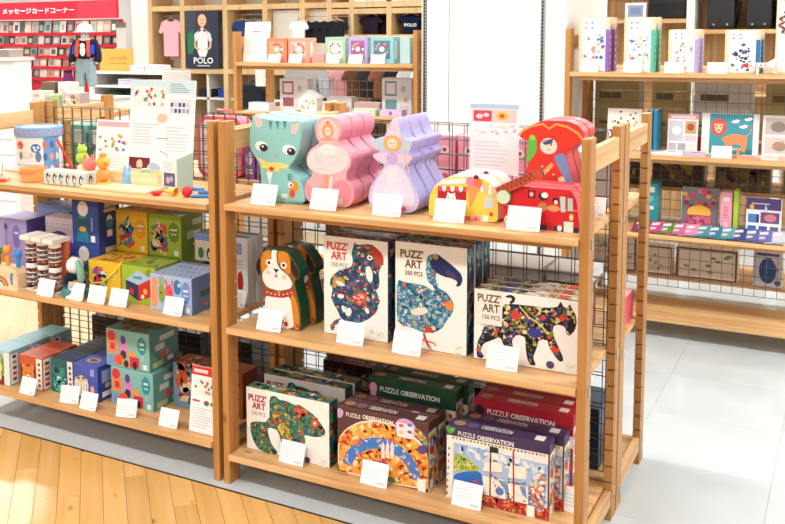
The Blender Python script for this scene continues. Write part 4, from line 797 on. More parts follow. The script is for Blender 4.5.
# jar sets
def jars(label, loc):
    t = thing('jar_set', label, 'jar set', loc, 0, 'stacked jar sets in cartons')
    MB().box(-.027, .027, -.026, .06, 0, .006, 'efeae2').box(-.027, .027, .045, .06, .006, .19, 'd8704a').box(.022, .027, -.02, .045, .006, .012, 'efeae2').box(-.026, .026, -.03, .062, .19, .206, 'f1ede6').build('card_sleeve', PAPER, t, .001)
    for k in range(2):
        z = .008+k*.092
        MB().lathe([(.0, z), (.0235, z), (.0245, z+.004), (.0245, z+.066), (.02, z+.072)], 'e8f0f0', 20, 0, .008).build('jar', CLEAR, t)
        MB().lathe([(0, z+.072), (.0225, z+.072), (.0245, z+.075), (.0245, z+.087), (.021, z+.09), (0, z+.09)], 'f4f2ee', 20, 0, .008).build('jar_lid', PLASTIC, t)
        m = MB()
        for j in range(4):
            for i in range(9):
                q = i*.7+j*.3; m.ball(.0165*math.cos(q), .008+.0165*math.sin(q), z+.011+j*.0155, .0055, .0055, .006, ['c86a5c', 'a8685c', 'e8a88a', '8a7a8a', 'd88a78', 'c8dcdc'][(i+j*2) % 6], 7, 4)
        m.build('beads', PLASTIC, t)['kind'] = 'stuff'
        m = MB()
        for zz in (z+.02, z+.037, z+.054): m.lathe([(.0248, zz), (.0248, zz+.004)], 'dcecec', 20, 0, .008)
        m.build('jar_bands', PLASTIC, t)
    return t
j0 = jars('clear jar set of beads in a white sleeve beside the rainbow block', (-.925, .06, Y2)); copy_tree(j0, (-.863, .055, Y2), 'clear jar set of beads, middle of the three'); copy_tree(j0, (-.795, .045, Y2), 'clear jar set of beads beside the rabbit toy')
# rainbow block with animals
t = thing('rainbow_block', 'pale wooden block toy with painted rainbow at the shelf end', 'wooden toy', (-1.015, .035, Y2))
MB().prism([(-.07, 0), (.07, 0), (.07, .06), (.06, .076), (.04, .083), (-.07, .083)], -.03, .03, 'e8c898').build('block', TOYWOOD, t, .004, 2)
a = Art(.14, .08); 
for r0, c_ in ((.3, 'd8483a'), (.24, 'f0b040'), (.18, '3f7fc0'), (.12, 'f0e0c8')): a.poly([(.38+r0*math.cos(q), .12+1.6*r0*math.sin(q)) for q in [math.pi*i/12 for i in range(13)]], c_)
a.ell(.8, .55, .05, .18, '3f88c8').ell(.83, .75, .05, .09, '3f88c8').rect(.78, .25, .85, .4, '3f88c8'); a.put(t, (-.07, -.03, 0), X, Z)
MB().box(-.08, .08, -.04, .04, -.0001, .006, 'e8c898').build('foot', TOYWOOD, t)
for c_, x, lb in (('f2a53a', -1.02, 'orange animal peg standing on the rainbow block'), ('3f8fe0', -.965, 'blue animal peg standing on the rainbow block'), ('2fa050', -1.068, 'green animal peg standing on the rainbow block')):
    p_ = thing('animal_peg', lb, 'wooden toy', (x, .035, Y2+.083), 0, 'animal pegs'); MB().lathe([(0, 0), (.009, 0), (.009, .034), (0, .034)], c_, 12).build('peg', PAINT, p_); hz = .048 if c_ != 'f2a53a' else .06
    MB().ball(0, 0, hz, .016, .012, .016, c_, 12, 8).ball(-.012, 0, hz+.012, .006, .006, .006, c_, 8, 5).ball(.012, 0, hz+.012, .006, .006, .006, c_, 8, 5).build('head', PAINT, p_)
for x, y, wh in ((-.80, -.012+.0, 'the bead jar sets'), (-.668, .0, 'the rabbit toy'), (-.572, .006, 'the yellow block carton'), (-.478, .012, 'the lime green cube carton'), (-.243, .018, 'the blue monster carton')):
    price_card(x, y+.008, Y2, wh, .078, .062)
price_card(-.1, .215, Y2, 'the slim grey game boxes', .055, .06)
# ------------------------------------------------------------------ wooden toy shelf unit: bottom shelf
a = Art(.11, .138); a.ell(.35, .55, .4, .4, '5a9a5a').ell(.38, .5, .25, .2, 'ecd890').ell(.38, .75, .2, .13, 'ecd890').rect(0, .0, .7, .28, '7a2f30').rect(.72, .02, .98, .95, 'f2eee6').ell(.35, .25, .24, .18, 'ecd890')
def cols3(a_): return a_
sd = Art(.11, .138); sd.rect(.03, .05, .4, .9, 'eef0ee')
for k in range(5): sd.ell(.22, .18+k*.16, .1, .05, ['8a4a3a', 'c8503a', '5a5a5a', '7aa0b0', '3a3a4a'][k])
sd.ell(.8, .75, .08, .06, 'c8d8dc')
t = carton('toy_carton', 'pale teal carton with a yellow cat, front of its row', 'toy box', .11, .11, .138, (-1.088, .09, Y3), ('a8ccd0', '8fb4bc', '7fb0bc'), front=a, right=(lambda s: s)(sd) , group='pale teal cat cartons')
copy_tree(t, (-1.088, .205, Y3), 'pale teal cat carton, middle of its row'); copy_tree(t, (-1.085, .32, Y3), 'pale teal cat carton, rearmost of its row')
def small_box(label, loc, w, d, h, cols, art, strip='f2eee6', n=2, dy=None, labels=(), group=None):
    sd = Art(d, h); sd.rect(.04, .04, .5, .96, strip)
    for k in range(5): sd.rect(.14, .12+k*.16, .38, .22+k*.16, ['8a3a2a', 'c8703a', '4a4a4a', 'b88a4a', '6a3a3a'][k])
    tp = Art(w, d); tp.ell(.5, .5, .25, .2, cols[1]).rect(.3, .2, .7, .3, cols[1]).rect(.1, .8, .9, .86, cols[1])
    t = carton('toy_carton', label, 'toy box', w, d, h, loc, cols, front=art, right=sd, top=tp, group=group)
    for k, l in enumerate(labels): copy_tree(t, (loc[0], loc[1]+(dy or d+.004)*(k+1), loc[2]), l)
    return t
a = Art(.12, .128); a.rect(.04, .04, .7, .72, '4a3a30').ell(.38, .42, .26, .26, 'e8843a').ell(.2, .66, .09, .1, 'e8843a').ell(.56, .66, .09, .1, 'e8843a').ell(.38, .32, .12, .12, 'f4e4d0').ell(.3, .46, .03, .03, '201818').ell(.47, .46, .03, .03, '201818').ell(.38, .36, .04, .03, '201818').ell(.62, .14, .14, .12, 'f0c83a').rect(.74, .03, .98, .97, 'f2eee6')
for k in range(5): a.ell(.86, .16+k*.16, .06, .05, ['8a3a2a', 'c8703a', '4a4a4a', 'b88a4a', '6a3a3a'][k])
small_box('rust red carton with a tiger face, front one', (-.945, .105, Y3), .12, .095, .128, ('c8583a', 'b04a30', 'c05a3c'), a, labels=('rust red tiger carton behind the front one',), group='rust red tiger cartons')
a = Art(.11, .132); a.rect(0, .0, .74, 1, '1f5f66').rect(.05, .5, .6, .75, '2f8f8a').mosaic([(.05, .05), (.7, .05), (.7, .48), (.05, .48)], ['2f9f94', '154a50', '7fc8b8', 'c8e0d8'], 30, .09, 3).ell(.25, .66, .14, .1, '0f3f48').rect(.74, .02, .98, .98, 'ece8e2')
for k in range(5): a.ell(.86, .16+k*.16, .06, .05, ['1f5f66', '5a5a5a', '8a4a3a', '2a6a6a', '3a3a4a'][k])
small_box('dark teal carton with sea animals, front of its row', (-.806, .125, Y3), .11, .09, .132, ('215b66', '1d3f58', '223f60'), a, labels=('dark teal sea animal carton, middle of its row', 'dark teal sea animal carton, rearmost of its row'), group='dark teal cartons')
a = Art(.118, .135); a.poly([(.04, .55), (.35, .66), (.62, .55), (.6, .15), (.32, .06), (.04, .2)], 'f2eadc').poly([(.04, .58), (.35, .7), (.62, .58), (.33, .48)], 'dcc8a0').ell(.22, .6, .06, .035, '6a3a28').ell(.42, .62, .06, .035, '6a3a28')
for k in range(5): a.line([(.1+k*.11, .1), (.1+k*.11, .48)], .02, ['3a5a8a', 'c8703a', '6a6a6a', '8ab05a', '3a3a3a'][k])
a.rect(.7, .72, .86, .92, '8fa0e0').ell(.78, .35, .08, .1, 'e8b890').rect(.72, .08, .9, .2, 'f2f6ee')
sd = Art(.11, .135); sd.rect(.2, .5, .8, .85, '9fb0e0').rect(.2, .1, .8, .25, 'f2f2f2').ell(.5, .4, .15, .08, 'e8b890')
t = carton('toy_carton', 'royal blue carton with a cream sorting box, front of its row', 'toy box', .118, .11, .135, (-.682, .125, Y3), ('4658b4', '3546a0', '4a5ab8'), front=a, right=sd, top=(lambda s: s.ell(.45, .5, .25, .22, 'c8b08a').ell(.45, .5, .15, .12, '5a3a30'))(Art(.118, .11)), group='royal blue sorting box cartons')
copy_tree(t, (-.682, .24, Y3), 'royal blue sorting box carton, middle of its row'); copy_tree(t, (-.682, .352, Y3), 'royal blue sorting box carton, rearmost of its row')
def castle(label, loc, w=.195, d=.18, h=.14, rz=0):
    a = Art(w, h); a.rect(.04, .35, .26, .72, 'f08a4a').ell(.13, .82, .1, .14, 'd8343a').rect(.1, .45, .2, .62, 'c8305a').rect(.32, .3, .5, .66, 'd884c0').ell(.4, .75, .06, .12, '5a3a8a').ell(.4, .35, .07, .12, '3a2a2a').rect(.04, .04, .26, .3, '7f98d0').ell(.3, .2, .11, .15, 'e8583a').rect(.38, .03, .56, .22, 'a8b8a0').ell(.46, .12, .06, .1, '3a2a2a').rect(.54, .04, .76, .34, 'd8284a').ell(.66, .12, .05, .11, '2a1a1a').ell(.6, .42, .08, .08, 'f0a03a').ell(.83, .66, .1, .24, '2f8fa0').rect(.78, .68, .88, .74, 'd0ecec').rect(.78, .56, .88, .6, 'b8dcdc').line([(.84, .42), (.84, .26)], .02, 'd0d8d4').rect(.85, .05, .94, .18, 'f2f6ee')
    s_ = Art(d, h); s_.rect(.35, .7, .85, .84, 'cfe0d8').rect(.2, .48, .5, .64, 'cfe0d8').rect(.55, .5, .8, .6, '5a8a90').ell(.45, .32, .08, .1, 'e8583a').ell(.6, .35, .06, .08, 'd884c0').rect(.1, .06, .45, .2, 'b8c890').rect(.6, .1, .8, .22, 'f2f2f2')
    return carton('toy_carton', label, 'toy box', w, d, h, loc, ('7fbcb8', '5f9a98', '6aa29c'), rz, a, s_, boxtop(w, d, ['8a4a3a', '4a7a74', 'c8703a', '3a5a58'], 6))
castle('teal carton of castle animal blocks, lower one', (-.488, .19, Y3)); castle('teal carton of castle animal blocks, stacked on top', (-.51, .195, Y3+.1405), rz=.03)
a = Art(.11, .225); a.rect(0, .86, 1, 1, 'd83a3c').rect(.08, .9, .6, .95, 'f6dcd8').rect(.1, .56, .9, .82, 'eef0ec'); r_ = random.Random(5)
for k in range(14): a.ell(r_.uniform(.15, .85), r_.uniform(.6, .78), .05, .025, r_.choice(['d8543a', '5a9a4a', 'f0c050', '4a80c0', '9aa0a0']), n=8)
a.rect(.08, .46, .35, .49, 'd83a3c').ell(.6, .46, .1, .04, '6a6a64').ell(.8, .46, .06, .03, '8a7a5a').lines(.08, .08, .92, .4, 8, 'd0d2d4')
poster('product_board', 'white product card with a red heading at the bottom shelf end', (-.132, .035, Y3), .11, .225, .12, a)
a = Art(.15, .18); a.mosaic([(.05, .05), (.95, .05), (.95, .95), (.05, .95)], ['7a3a2a', '8fb8d0', 'c8583a', '2a2a3a', 'e8c8a0', '4a6a8a'], 36, .12, 8)
carton('toy_carton', 'rust and blue patterned carton behind the product card', 'toy box', .16, .1, .165, (-.29, .24, Y3), ('6f9ab8', '8a4a3a', 'a0583a'), front=a, top=boxtop(.16, .1, ['a0583a', '7a3a2a', 'd8b890'], 2))
carton('toy_carton', 'brown topped carton beside the rust and blue carton', 'toy box', .13, .1, .165, (-.14, .25, Y3), ('a0583a', '8a4a3a', '9a5a3c'))
for x, y, wh, rz in ((-.918, .0, 'the rust red tiger cartons', 0), (-.718, .012, 'the dark teal cartons', .25), (-.615, -.004, 'the royal blue cartons', 0), (-.45, .012, 'the lower castle carton', .3), (-.268, .014, 'the rust and blue carton', .05)):
    price_card(x, y+.004, Y3, wh, .076, .062, rz)
# ------------------------------------------------------------------ goods on the units standing back to back
ZB = .925
price_card(1.088, .30, Z1, 'the shelf end beside the pirate puzzle boxes', .05, .06)
a = Art(.075, .2); a.ell(.5, .75, .22, .08, 'fbe4ea').ell(.5, .75, .09, .035, '8a4a5a').rect(.15, .1, .85, .45, 'f8d4de').ell(.5, .28, .2, .07, 'e86a8a')
t = carton('pink_toy_carton', 'tall pink carton behind the information card, first of its row', 'toy box', .075, .1, .2, (.52, .62, ZB), ('f1a6ba', 'e88aa4', 'f4b8c8'), front=a, group='tall pink cartons behind the wire panel')
for k, x in enumerate((.605, .69, .78, .865)): copy_tree(t, (x, .62, ZB), 'tall pink carton behind the wire panel, %s in its row' % ('second', 'third', 'fourth', 'fifth')[k])
a = Art(.16, .1); a.rect(.05, .1, .95, .9, 'd8506a').ell(.3, .5, .12, .25, 'f6e8e8').ell(.7, .5, .12, .25, 'f0b8c0')
for k, (x, z) in enumerate(((.43, ZB), (.43, ZB+.1005))): carton('pink_toy_carton', ('red and pink carton behind the fairy puzzles, lower', 'red and pink carton stacked on the lower one')[k], 'toy box', .13, .09, .1, (x-.035, .62, z), ('d8405a', 'c83a52', 'e86a80'), front=a if k == 0 else None)
t = carton('flat_toy_carton', 'flat white and pink carton lying behind the ice cream vans', 'toy box', .34, .08, .05, (.74, .515, ZB), ('f2c8d4', 'e8a8b8', 'f4e8ec'))
carton('flat_toy_carton', 'flat light blue carton behind the pirate puzzle', 'toy box', .16, .2, .17, (1.01, .66, ZB), ('cfe4f2', 'a8c8e0', 'e6f0f6'))
carton('picture_game_box', 'pink edged carton standing at the rear shelf end', 'game box', .03, .14, .095, (1.085, .76, .505+.21), ('f2a0b4', 'e0506a', 'f6c8d0')).location.z = .505
# middle and bottom levels of the rear unit
carton('flat_toy_carton', 'large white carton seen through the wire panel', 'toy box', .26, .2, .2, (.735, .64, .505), ('f0f0ee', 'dcdcdc', 'f6f6f4'))
carton('flat_toy_carton', 'brown patterned carton beside the large white carton', 'toy box', .12, .16, .17, (.945, .62, .505), ('7a5a4a', '6a4a40', '8a6a58'), front=(lambda s: s.mosaic([(.05, .05), (.95, .05), (.95, .9), (.05, .9)], ['a87a5a', '4a3a3a', 'c8a080', '5a6a5a'], 30, .12, 4))(Art(.12, .17)))
for k in range(3): carton('magazine', 'white magazine lying on the brown carton, %s' % ('bottom one', 'middle one', 'top one')[k], 'magazine', .14, .18, .012, (.955, .62, .6755+k*.0125), ('e8eaee', 'd8dce4', 'f0f2f4'), group='magazines on the brown carton')
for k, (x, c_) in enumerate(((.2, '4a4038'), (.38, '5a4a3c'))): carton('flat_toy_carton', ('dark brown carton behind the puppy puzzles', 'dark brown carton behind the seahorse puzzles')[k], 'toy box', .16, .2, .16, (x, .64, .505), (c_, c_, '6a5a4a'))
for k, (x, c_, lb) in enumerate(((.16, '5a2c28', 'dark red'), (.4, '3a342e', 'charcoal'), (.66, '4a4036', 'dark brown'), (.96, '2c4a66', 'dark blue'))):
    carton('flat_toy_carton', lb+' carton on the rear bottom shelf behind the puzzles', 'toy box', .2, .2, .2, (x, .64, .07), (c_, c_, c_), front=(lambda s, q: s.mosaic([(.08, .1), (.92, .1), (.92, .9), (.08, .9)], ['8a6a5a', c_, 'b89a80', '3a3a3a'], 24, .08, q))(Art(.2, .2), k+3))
# rear side of the toy unit: suitcase, purple and green packs, teal boxes
t = thing('toy_suitcase', 'pink and white striped toy suitcase behind the shelf posts', 'toy suitcase', (-.375, .56, ZB+.0))
def rrect(w, h, r, n=5):
    P = []
    for cx, cy, a0 in ((w/2-r, r, -90), (w/2-r, h-r, 0), (-w/2+r, h-r, 90), (-w/2+r, r, 180)):
        P += [(cx+r*math.cos(math.radians(a0+90*i/n)), cy+r*math.sin(math.radians(a0+90*i/n))) for i in range(n+1)]
    return P
MB().prism(rrect(.2, .235, .035), -.04, .04, 'f4eef0', 'ee7a86').build('shell', PLASTIC, t, .004, 2)
a = Art(.2, .235); a.poly([(x/.2+.5, z/.235) for x, z in rrect(.2, .235, .035)], 'ee6a78').poly([((x*.86)/.2+.5, (z*.88+.013)/.235) for x, z in rrect(.2, .235, .035)], 'faf4f4')
for k in range(6): a.rect(.12, .12+k*.13, .88, .17+k*.13, 'f7c4c8')
a.ell(.5, .55, .16, .12, 'fdf8f8').ell(.5, .55, .09, .07, 'e86a78').put(t, (-.1, -.04, 0), X, Z)
MB().tube([(-.03, 0, .235), (-.03, 0, .255), (.03, 0, .255), (.03, 0, .235)], .005, 'e85a6a', 8).build('handle', PLASTIC, t)
for k, (x, c_, lb) in enumerate(((-.245, '8a5aa8', 'purple'), (-.19, '9a6ab4', 'lilac'), (-.13, '7aa04a', 'leaf green'))):
    carton('snack_pack', lb+' pack standing behind the wire panel by the posts', 'pack', .045, .06, .13, (x, .56, ZB), (c_, c_, c_), front=(lambda s: s.ell(.5, .6, .3, .2, 'e8e0ea').rect(.2, .15, .8, .3, 'd8d0c8'))(Art(.045, .13)))
carton('snack_pack', 'dark red pack behind the purple pack', 'pack', .06, .06, .19, (-.23, .64, ZB), ('a8202a', '901a24', 'b83038'))
for k, (x, c_, h) in enumerate(((-1.1, '6fb0a8', .17), (-1.0, '4f908c', .17), (-.9, '2a3a50', .16), (-.8, '3a3040', .16), (-.68, '7a8aa8', .15))):
    carton('picture_game_box', ('teal', 'deep teal', 'navy', 'plum', 'steel blue')[k]+' game box behind the toy drum\'s wire panel', 'game box', .085, .1, h, (x, .58, ZB), (c_, c_, c_), front=(lambda s: s.rect(.15, .55, .85, .9, 'c8d8d8').rect(.2, .1, .8, .4, 'a8b8c0'))(Art(.085, h)))
for k, (x, c_) in enumerate(((-1.0, '4a3a34'), (-.8, '6a5040'), (-.6, '3c3834'), (-.35, '4a4a44'))):
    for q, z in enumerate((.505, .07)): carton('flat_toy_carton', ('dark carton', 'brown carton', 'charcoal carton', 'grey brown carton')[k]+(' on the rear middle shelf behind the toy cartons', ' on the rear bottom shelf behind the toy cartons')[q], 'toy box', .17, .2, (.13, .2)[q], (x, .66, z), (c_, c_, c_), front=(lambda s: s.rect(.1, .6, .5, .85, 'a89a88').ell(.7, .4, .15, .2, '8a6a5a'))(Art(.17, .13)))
# ------------------------------------------------------------------ art kit shelf unit
R1, R2, R3, R4 = 1.262, .876, .5, .1
def kit(label, x, w, h, c1, pal, seed, n=2, group=None, y=2.33, d=.055):
    a = Art(w, h); a.rect(.12, .02, .88, .98, 'fbfafa').rect(.88, .0, 1, .78, c1)
    for k in range(4): a.ell(.24+(k % 2)*.2, .9-(k//2)*.09, .04, .022, ['8a80b0', '6a98b0', 'b0a0c0', '7a88a8'][(k+seed) % 4], n=8)
    r_ = random.Random(seed)
    for k in range(26):
        x_, y_ = r_.uniform(.2, .8), r_.uniform(.08, .68); a.ell(x_, y_, r_.uniform(.02, .07), r_.uniform(.012, .045), r_.choice(pal), r_.uniform(0, 3), 10)
    for k in range(5):
        x_, y_ = r_.uniform(.25, .7), r_.uniform(.12, .55); a.line([(x_, y_), (x_+r_.uniform(-.12, .12), y_+.1), (x_+r_.uniform(-.1, .15), y_+.16)], .012, r_.choice(pal))
    s_ = Art(d, h); s_.poly([(0, 0), (1, 0), (1, .9), (0, .72)], c1)
    for k in range(5): s_.ell(.5, .16+k*.12, .16, .03, 'f0ecf4', n=8)
    t = carton('art_kit_box', label+', front one', 'art kit', w, d, h, (x, y, R1), ('efd6b6', 'efd6b6', 'f2dfc4'), front=a, right=s_, group=group)
    for k in range(1, n): copy_tree(t, (x+.006*k, y+.09*k, R1), label+', set back behind the front one')
    return t
kit('white and purple art kit box', .612, .145, .262, '9460b8', ['d87a6a', '5a8ac0', 'e8b89a', 'c8a88a', '3f70b0', 'e0606a'], 2, group='purple art kits')
kit('white and mint green art kit box', .822, .138, .26, '56c0a4', ['e86a8a', '4a88c0', 'f0c8a0', 'c0303a', '7ac0a0'], 3, group='mint art kits')
kit('white and lilac art kit box', 1.018, .13, .2, 'b0a4de', ['e8a8a0', 'c890a0', '4a3a5a', 'f0c8b8'], 4, group='lilac art kits')
t = kit('white and blue art kit box', 1.268, .145, .196, '2f74a8', ['2a4a80', '5a6a98', '3a3a4a'], 6, group='blue art kits')
t = thing('paper_rocket', 'white paper rocket model with red dots in front of the blue art kit', 'paper toy', (1.33, 2.262, R1+.04)); MB().lathe([(0, -.06), (.006, -.05), (.012, -.03), (.012, .04), (.018, .06), (.022, .075), (0, .075)], 'f6f2ec', 14, 0, 0, 0, 'x').build('fuselage', PAPER, t)
MB().lathe([(0, -.0605), (.0065, -.05), (.0128, -.03)], 'd8404a', 14, 0, 0, 0, 'x').build('nose', PAPER, t); MB().prism([(.04, .01), (.075, .01), (.085, .04)], -.002, .002, 'f0e8dc').prism([(.04, -.01), (.075, -.01), (.085, -.04)], -.002, .002, 'f0e8dc').build('fins', PAPER, t)
m = MB(); 
for k in range(4): m.ball(-.02+k*.02, -.0115, .001, .004, .002, .004, 'd8404a', 8, 5)
m.build('dots', PAPER, t); MB().box(.0, .012, -.008, .008, -.04, -.011, 'e8dcc8').build('stand', PAPER, t)
a = Art(.14, .33); a.rect(.06, .03, .94, .97, 'f8f2ee'); r_ = random.Random(21)
for k in range(60): q = k*.2; a.ell(.42+.28*math.sin(q*.55)+.06*math.cos(k), .06+.0145*k, .05, .018, r_.choice(['8a2a30', '3a5a6a', 'c8a890', '5a3a4a', 'b8504a', '4a7a6a']), r_.random()*3, 7)
carton('art_kit_box', 'tall cream art kit box with a dark red patterned ribbon', 'art kit', .14, .06, .33, (1.472, 2.33, R1), ('efd6b6', 'efd6b6', 'f2dfc4'), front=a)
for x, wh in ((.60, 'the purple art kit'), (.80, 'the mint green art kit'), (.985, 'the lilac art kit'), (1.17, 'the blue art kit')): price_card(x, 2.268, R1, wh, .085, .052)
# second shelf: books
def book(label, x, y, z, w, h, th, cols, art, lean=.12, rz=0, cat='book', name='picture_book'):
    t = thing(name, label, cat, (x, y, z), rz); b = MB().box(-w/2, w/2, -th/2, th/2, 0, h, cols[1], front=cols[0]).build('cover', INK, t, .001); b.rotation_euler = (-lean, 0, 0); b.location = (0, 0, .002)
    if art: art.put(b, (-w/2, -th/2, 0), X, Z)
    return t
a = Art(.165, .2); r_ = random.Random(4)
for k in range(26): a.ell(r_.uniform(.1, .9), r_.uniform(.25, .92), .04, .025, r_.choice(['d8503a', '3a3a3a', '6a9a4a', 'e0a83a', '8a5a3a', 'b03a4a']), r_.random()*3, 8)
book('white book of small colourful doodles beside the orange book', .745, 2.40, R2, .165, .2, .012, ('f6f4ee', 'e8e4dc'), a)
for k, (c_, lb) in enumerate((('f0803a', 'orange book standing edge on beside the doodle book'), ('2f90a0', 'teal book standing edge on beside the orange book'), ('1f7fa8', 'blue book standing beside the teal book'))):
    carton('picture_book', lb, 'book', .016, .14, .205, (.856+k*.022, 2.4, R2), (c_, c_, 'f0ece4'))
a = Art(.135, .18); a.rect(0, .88, 1, 1, 'e58a9a').rect(.1, .905, .9, .97, 'f6d8dc').rect(.05, .3, .52, .84, 'c9cdd2').ell(.3, .58, .16, .12, 'e8eaee').rect(.58, .5, .95, .84, 'c8a070').ell(.76, .68, .12, .1, 'a8502a').rect(.58, .3, .95, .46, 'e8c8d0').rect(.05, .06, .3, .24, 'b8bcc4').rect(.36, .06, .62, .24, 'a8a8b0').rect(.68, .06, .95, .24, 'e0e2e6')
book('white leaflet with a pink heading and grey photographs', 1.012, 2.40, R2, .135, .182, .006, ('eef0f2', 'e0e0e0'), a, name='leaflet', cat='leaflet')
carton('picture_book', 'red book lying behind the pink headed leaflet', 'book', .12, .012, .075, (1.1, 2.455, R2), ('d8303a', 'b02830', 'c83038'))
# lion pad
a = Art(.245, .195); a.rect(.14, .02, .9, .98, '3f9aa8').rect(0, 0, .14, 1, 'e6e8ea').rect(.9, 0, 1, 1, 'e6e8ea'); 
for k, (x, y) in enumerate(((.58, .8), (.72, .68), (.8, .86))): a.ell(x, y, .06, .035, 'f4f6f6').ell(x+.04, y+.02, .045, .035, 'f4f6f6')
a.mosaic([(.36, .38), (.62, .5), (.8, .48), (.8, .22), (.75, .1), (.7, .26), (.55, .26), (.5, .08), (.44, .1), (.42, .3)], ['f08a5a'], 2, .02, 1, 'f08a5a').poly([(.36, .4), (.55, .52), (.78, .48), (.8, .3), (.78, .08), (.73, .08), (.7, .26), (.54, .28), (.52, .08), (.46, .08), (.42, .28)], 'f0905e').line([(.78, .45), (.86, .55), (.87, .65)], .015, 'f0905e').ell(.875, .68, .02, .03, 'e2604a')
a.poly([(.3+.13*math.cos(q)*(1+.12*(i % 2)), .66+.2*math.sin(q)*(1+.12*(i % 2))) for i, q in enumerate([6.283*k/18 for k in range(18)])], 'e2503f').poly([(.22, .74), (.38, .74), (.36, .58), (.3, .5), (.24, .58)], 'f6c8a8').ell(.26, .68, .014, .02, '3a2020').ell(.34, .68, .014, .02, '3a2020').poly([(.27, .6), (.33, .6), (.3, .55)], '8a3a30')
for k in range(6): a.poly([(.18+k*.02, .03), (.2+k*.02, .03), (.175+k*.022, .2)], '2a7a6a').poly([(.78+k*.018, .03), (.8+k*.018, .03), (.79+k*.02, .2)], '2a7a6a')
t = thing('picture_pad', 'spiral bound teal pad with an orange lion picture', 'art pad', (1.218, 2.41, R2)); b = MB().box(-.1225, .1225, -.004, .004, 0, .195, 'f0f0ee').build('pages', PAPER, t); b.rotation_euler = (-.1, 0, 0); a.put(b, (-.1225, -.004, 0), X, Z)
sm = MB().lathe([(.005, -.0012), (.0062, 0), (.005, .0012), (.0038, 0), (.005, -.0012)], '5a5a5c', 8, 0, 0, 0, 'x').mesh('binding_ring'); sm.materials.append(METAL)
for k in range(22): o = bpy.data.objects.new('binding_ring', sm); COL.objects.link(o); o.parent = b; o.location = (-.112+k*.0107, 0, .1955)
t = thing('display_easel', 'small plain wooden easel holding the lion pad', 'easel', (1.215, 2.365, R2)); MB().box(-.06, .06, -.004, .004, .028, .038, 'd8a868').box(-.05, -.04, -.004, .03, 0, .03, 'd8a868').box(.04, .05, -.004, .03, 0, .03, 'd8a868').build('easel_frame', PINE[0], t)
a = Art(.13, .185); a.rect(.08, .55, .92, .95, 'c0b8b4').ell(.5, .74, .25, .13, '8a7a74').rect(.08, .08, .92, .48, 'd0cac6').ell(.55, .26, .22, .12, 'a08878').line([(.3, .2), (.7, .4)], .05, 'c8906a')
book('white drawing book with two grey photographs', 1.425, 2.41, R2, .14, .19, .008, ('ecedee', 'd8d8d8'), a)
for k, (x, c_, lb) in enumerate(((.9, 'dfe6ea', 'pale grey'), (.99, 'e8ecf4', 'white'), (1.08, 'c8b8cc', 'lilac grey'), (1.32, 'f0a080', 'coral'), (1.4, 'e8ddd4', 'cream'), (1.48, 'd8c0b4', 'beige'))):
    t = carton('magazine', lb+' magazine lying flat in front of the standing books', 'magazine', .1, .08, .012+.003*(k % 3), (x, 2.31, R2), (c_, 'd8d8dc', c_), rz=.1*(k % 3-1), top=(lambda s: s.rect(.1, .6, .8, .85, 'ffffff').ell(.5, .35, .2, .15, ['8a9ab0', 'd8808a', '6a80b0'][k % 3]))(Art(.1, .08)))
price_card(1.2, 2.272, R2, 'the lion picture pad', .085, .055)
# third shelf
a = Art(.06, .222); a.rect(.25, .8, .75, .92, 'd8ece8').lines(.2, .6, .8, .74, 3, 'a8d0cc').rect(.3, .42, .7, .5, 'c0dcd8').ell(.5, .1, .35, .07, 'f0e4d0').ell(.3, .16, .12, .03, '3a2a2a')
carton('art_kit_box', 'slim teal craft box at the end of the third shelf', 'craft box', .062, .1, .222, (.885, 2.43, R3), ('2f8f98', '257880', '3f9fa4'), front=a)
a = Art(.165, .205); a.rect(0, 0, 1, 1, '77747a'); r_ = random.Random(9)
for k in range(18): a.ell(r_.uniform(.08, .92), r_.uniform(.45, .95), .07, .05, r_.choice(['d8304a', 'e8a83a', '3a8a6a', '8a2a4a', 'e06a7a', '5aa0a8']), r_.random()*3, 9)
a.ell(.48, .42, .32, .17, 'e8b84a').poly([(.14, .36), (.82, .36), (.82, .02), (.1, .02)], 'b04a6a').mosaic([(.14, .34), (.8, .34), (.8, .04), (.14, .04)], ['d8708a', '8a3a5a', 'c8607a'], 30, .07, 3).ell(.48, .64, .1, .05, 'd83a3a')
t = thing('craft_book', 'grey craft book with bright flowers standing on a small easel', 'book', (1.098, 2.42, R3)); b = MB().box(-.0825, .0825, -.006, .006, 0, .205, 'e89ab0', front='77747a').build('cover', INK, t); b.rotation_euler = (-.12, 0, 0); b.location = (0, 0, .003); a.put(b, (-.0825, -.006, 0), X, Z)
for x in (-.04, .04): MB().box(x-.004, x+.004, -.03, -.022, 0, .03, 'd8a868').box(x-.004, x+.004, -.03, .04, 0, .006, 'd8a868').build('easel_foot', PINE[0], t)
a = Art(.05, .2); a.rect(.2, .8, .8, .9, 'f6e0e4').lines(.25, .4, .75, .7, 6, 'c85a7a').rect(.3, .1, .7, .3, 'f0c8d4')
carton('art_kit_box', 'slim pink craft box beside the flower book', 'craft box', .05, .09, .202, (1.218, 2.43, R3), ('e8a0b4', 'd88aa0', 'f0b8c4'), front=a)
carton('art_kit_box', 'slim lime green craft box beside the pink one', 'craft box', .02, .09, .21, (1.258, 2.43, R3), ('a8cc3a', '8fb030', 'b8d84a'))
a = Art(.145, .18); a.rect(0, .7, 1, 1, '5a4a8a').lines(.15, .84, .9, .92, 1, 'e0dcf0').ell(.16, .76, .07, .07, 'e8c84a').poly([(.5, .62), (.56, .86), (.64, .62)], 'd8dcea').rect(.42, .36, .96, .64, '6a4a78').ell(.7, .5, .18, .1, 'c87a8a')
for k in range(5): a.rect(.06+(k % 3)*.32, .06+(k//3)*.3, .3+(k % 3)*.32 if k < 3 else .3, .28+(k//3)*.3, ['2f70c0', '3f60b0', '5a6a90', '4a80c0', '2a3a5a'][k])
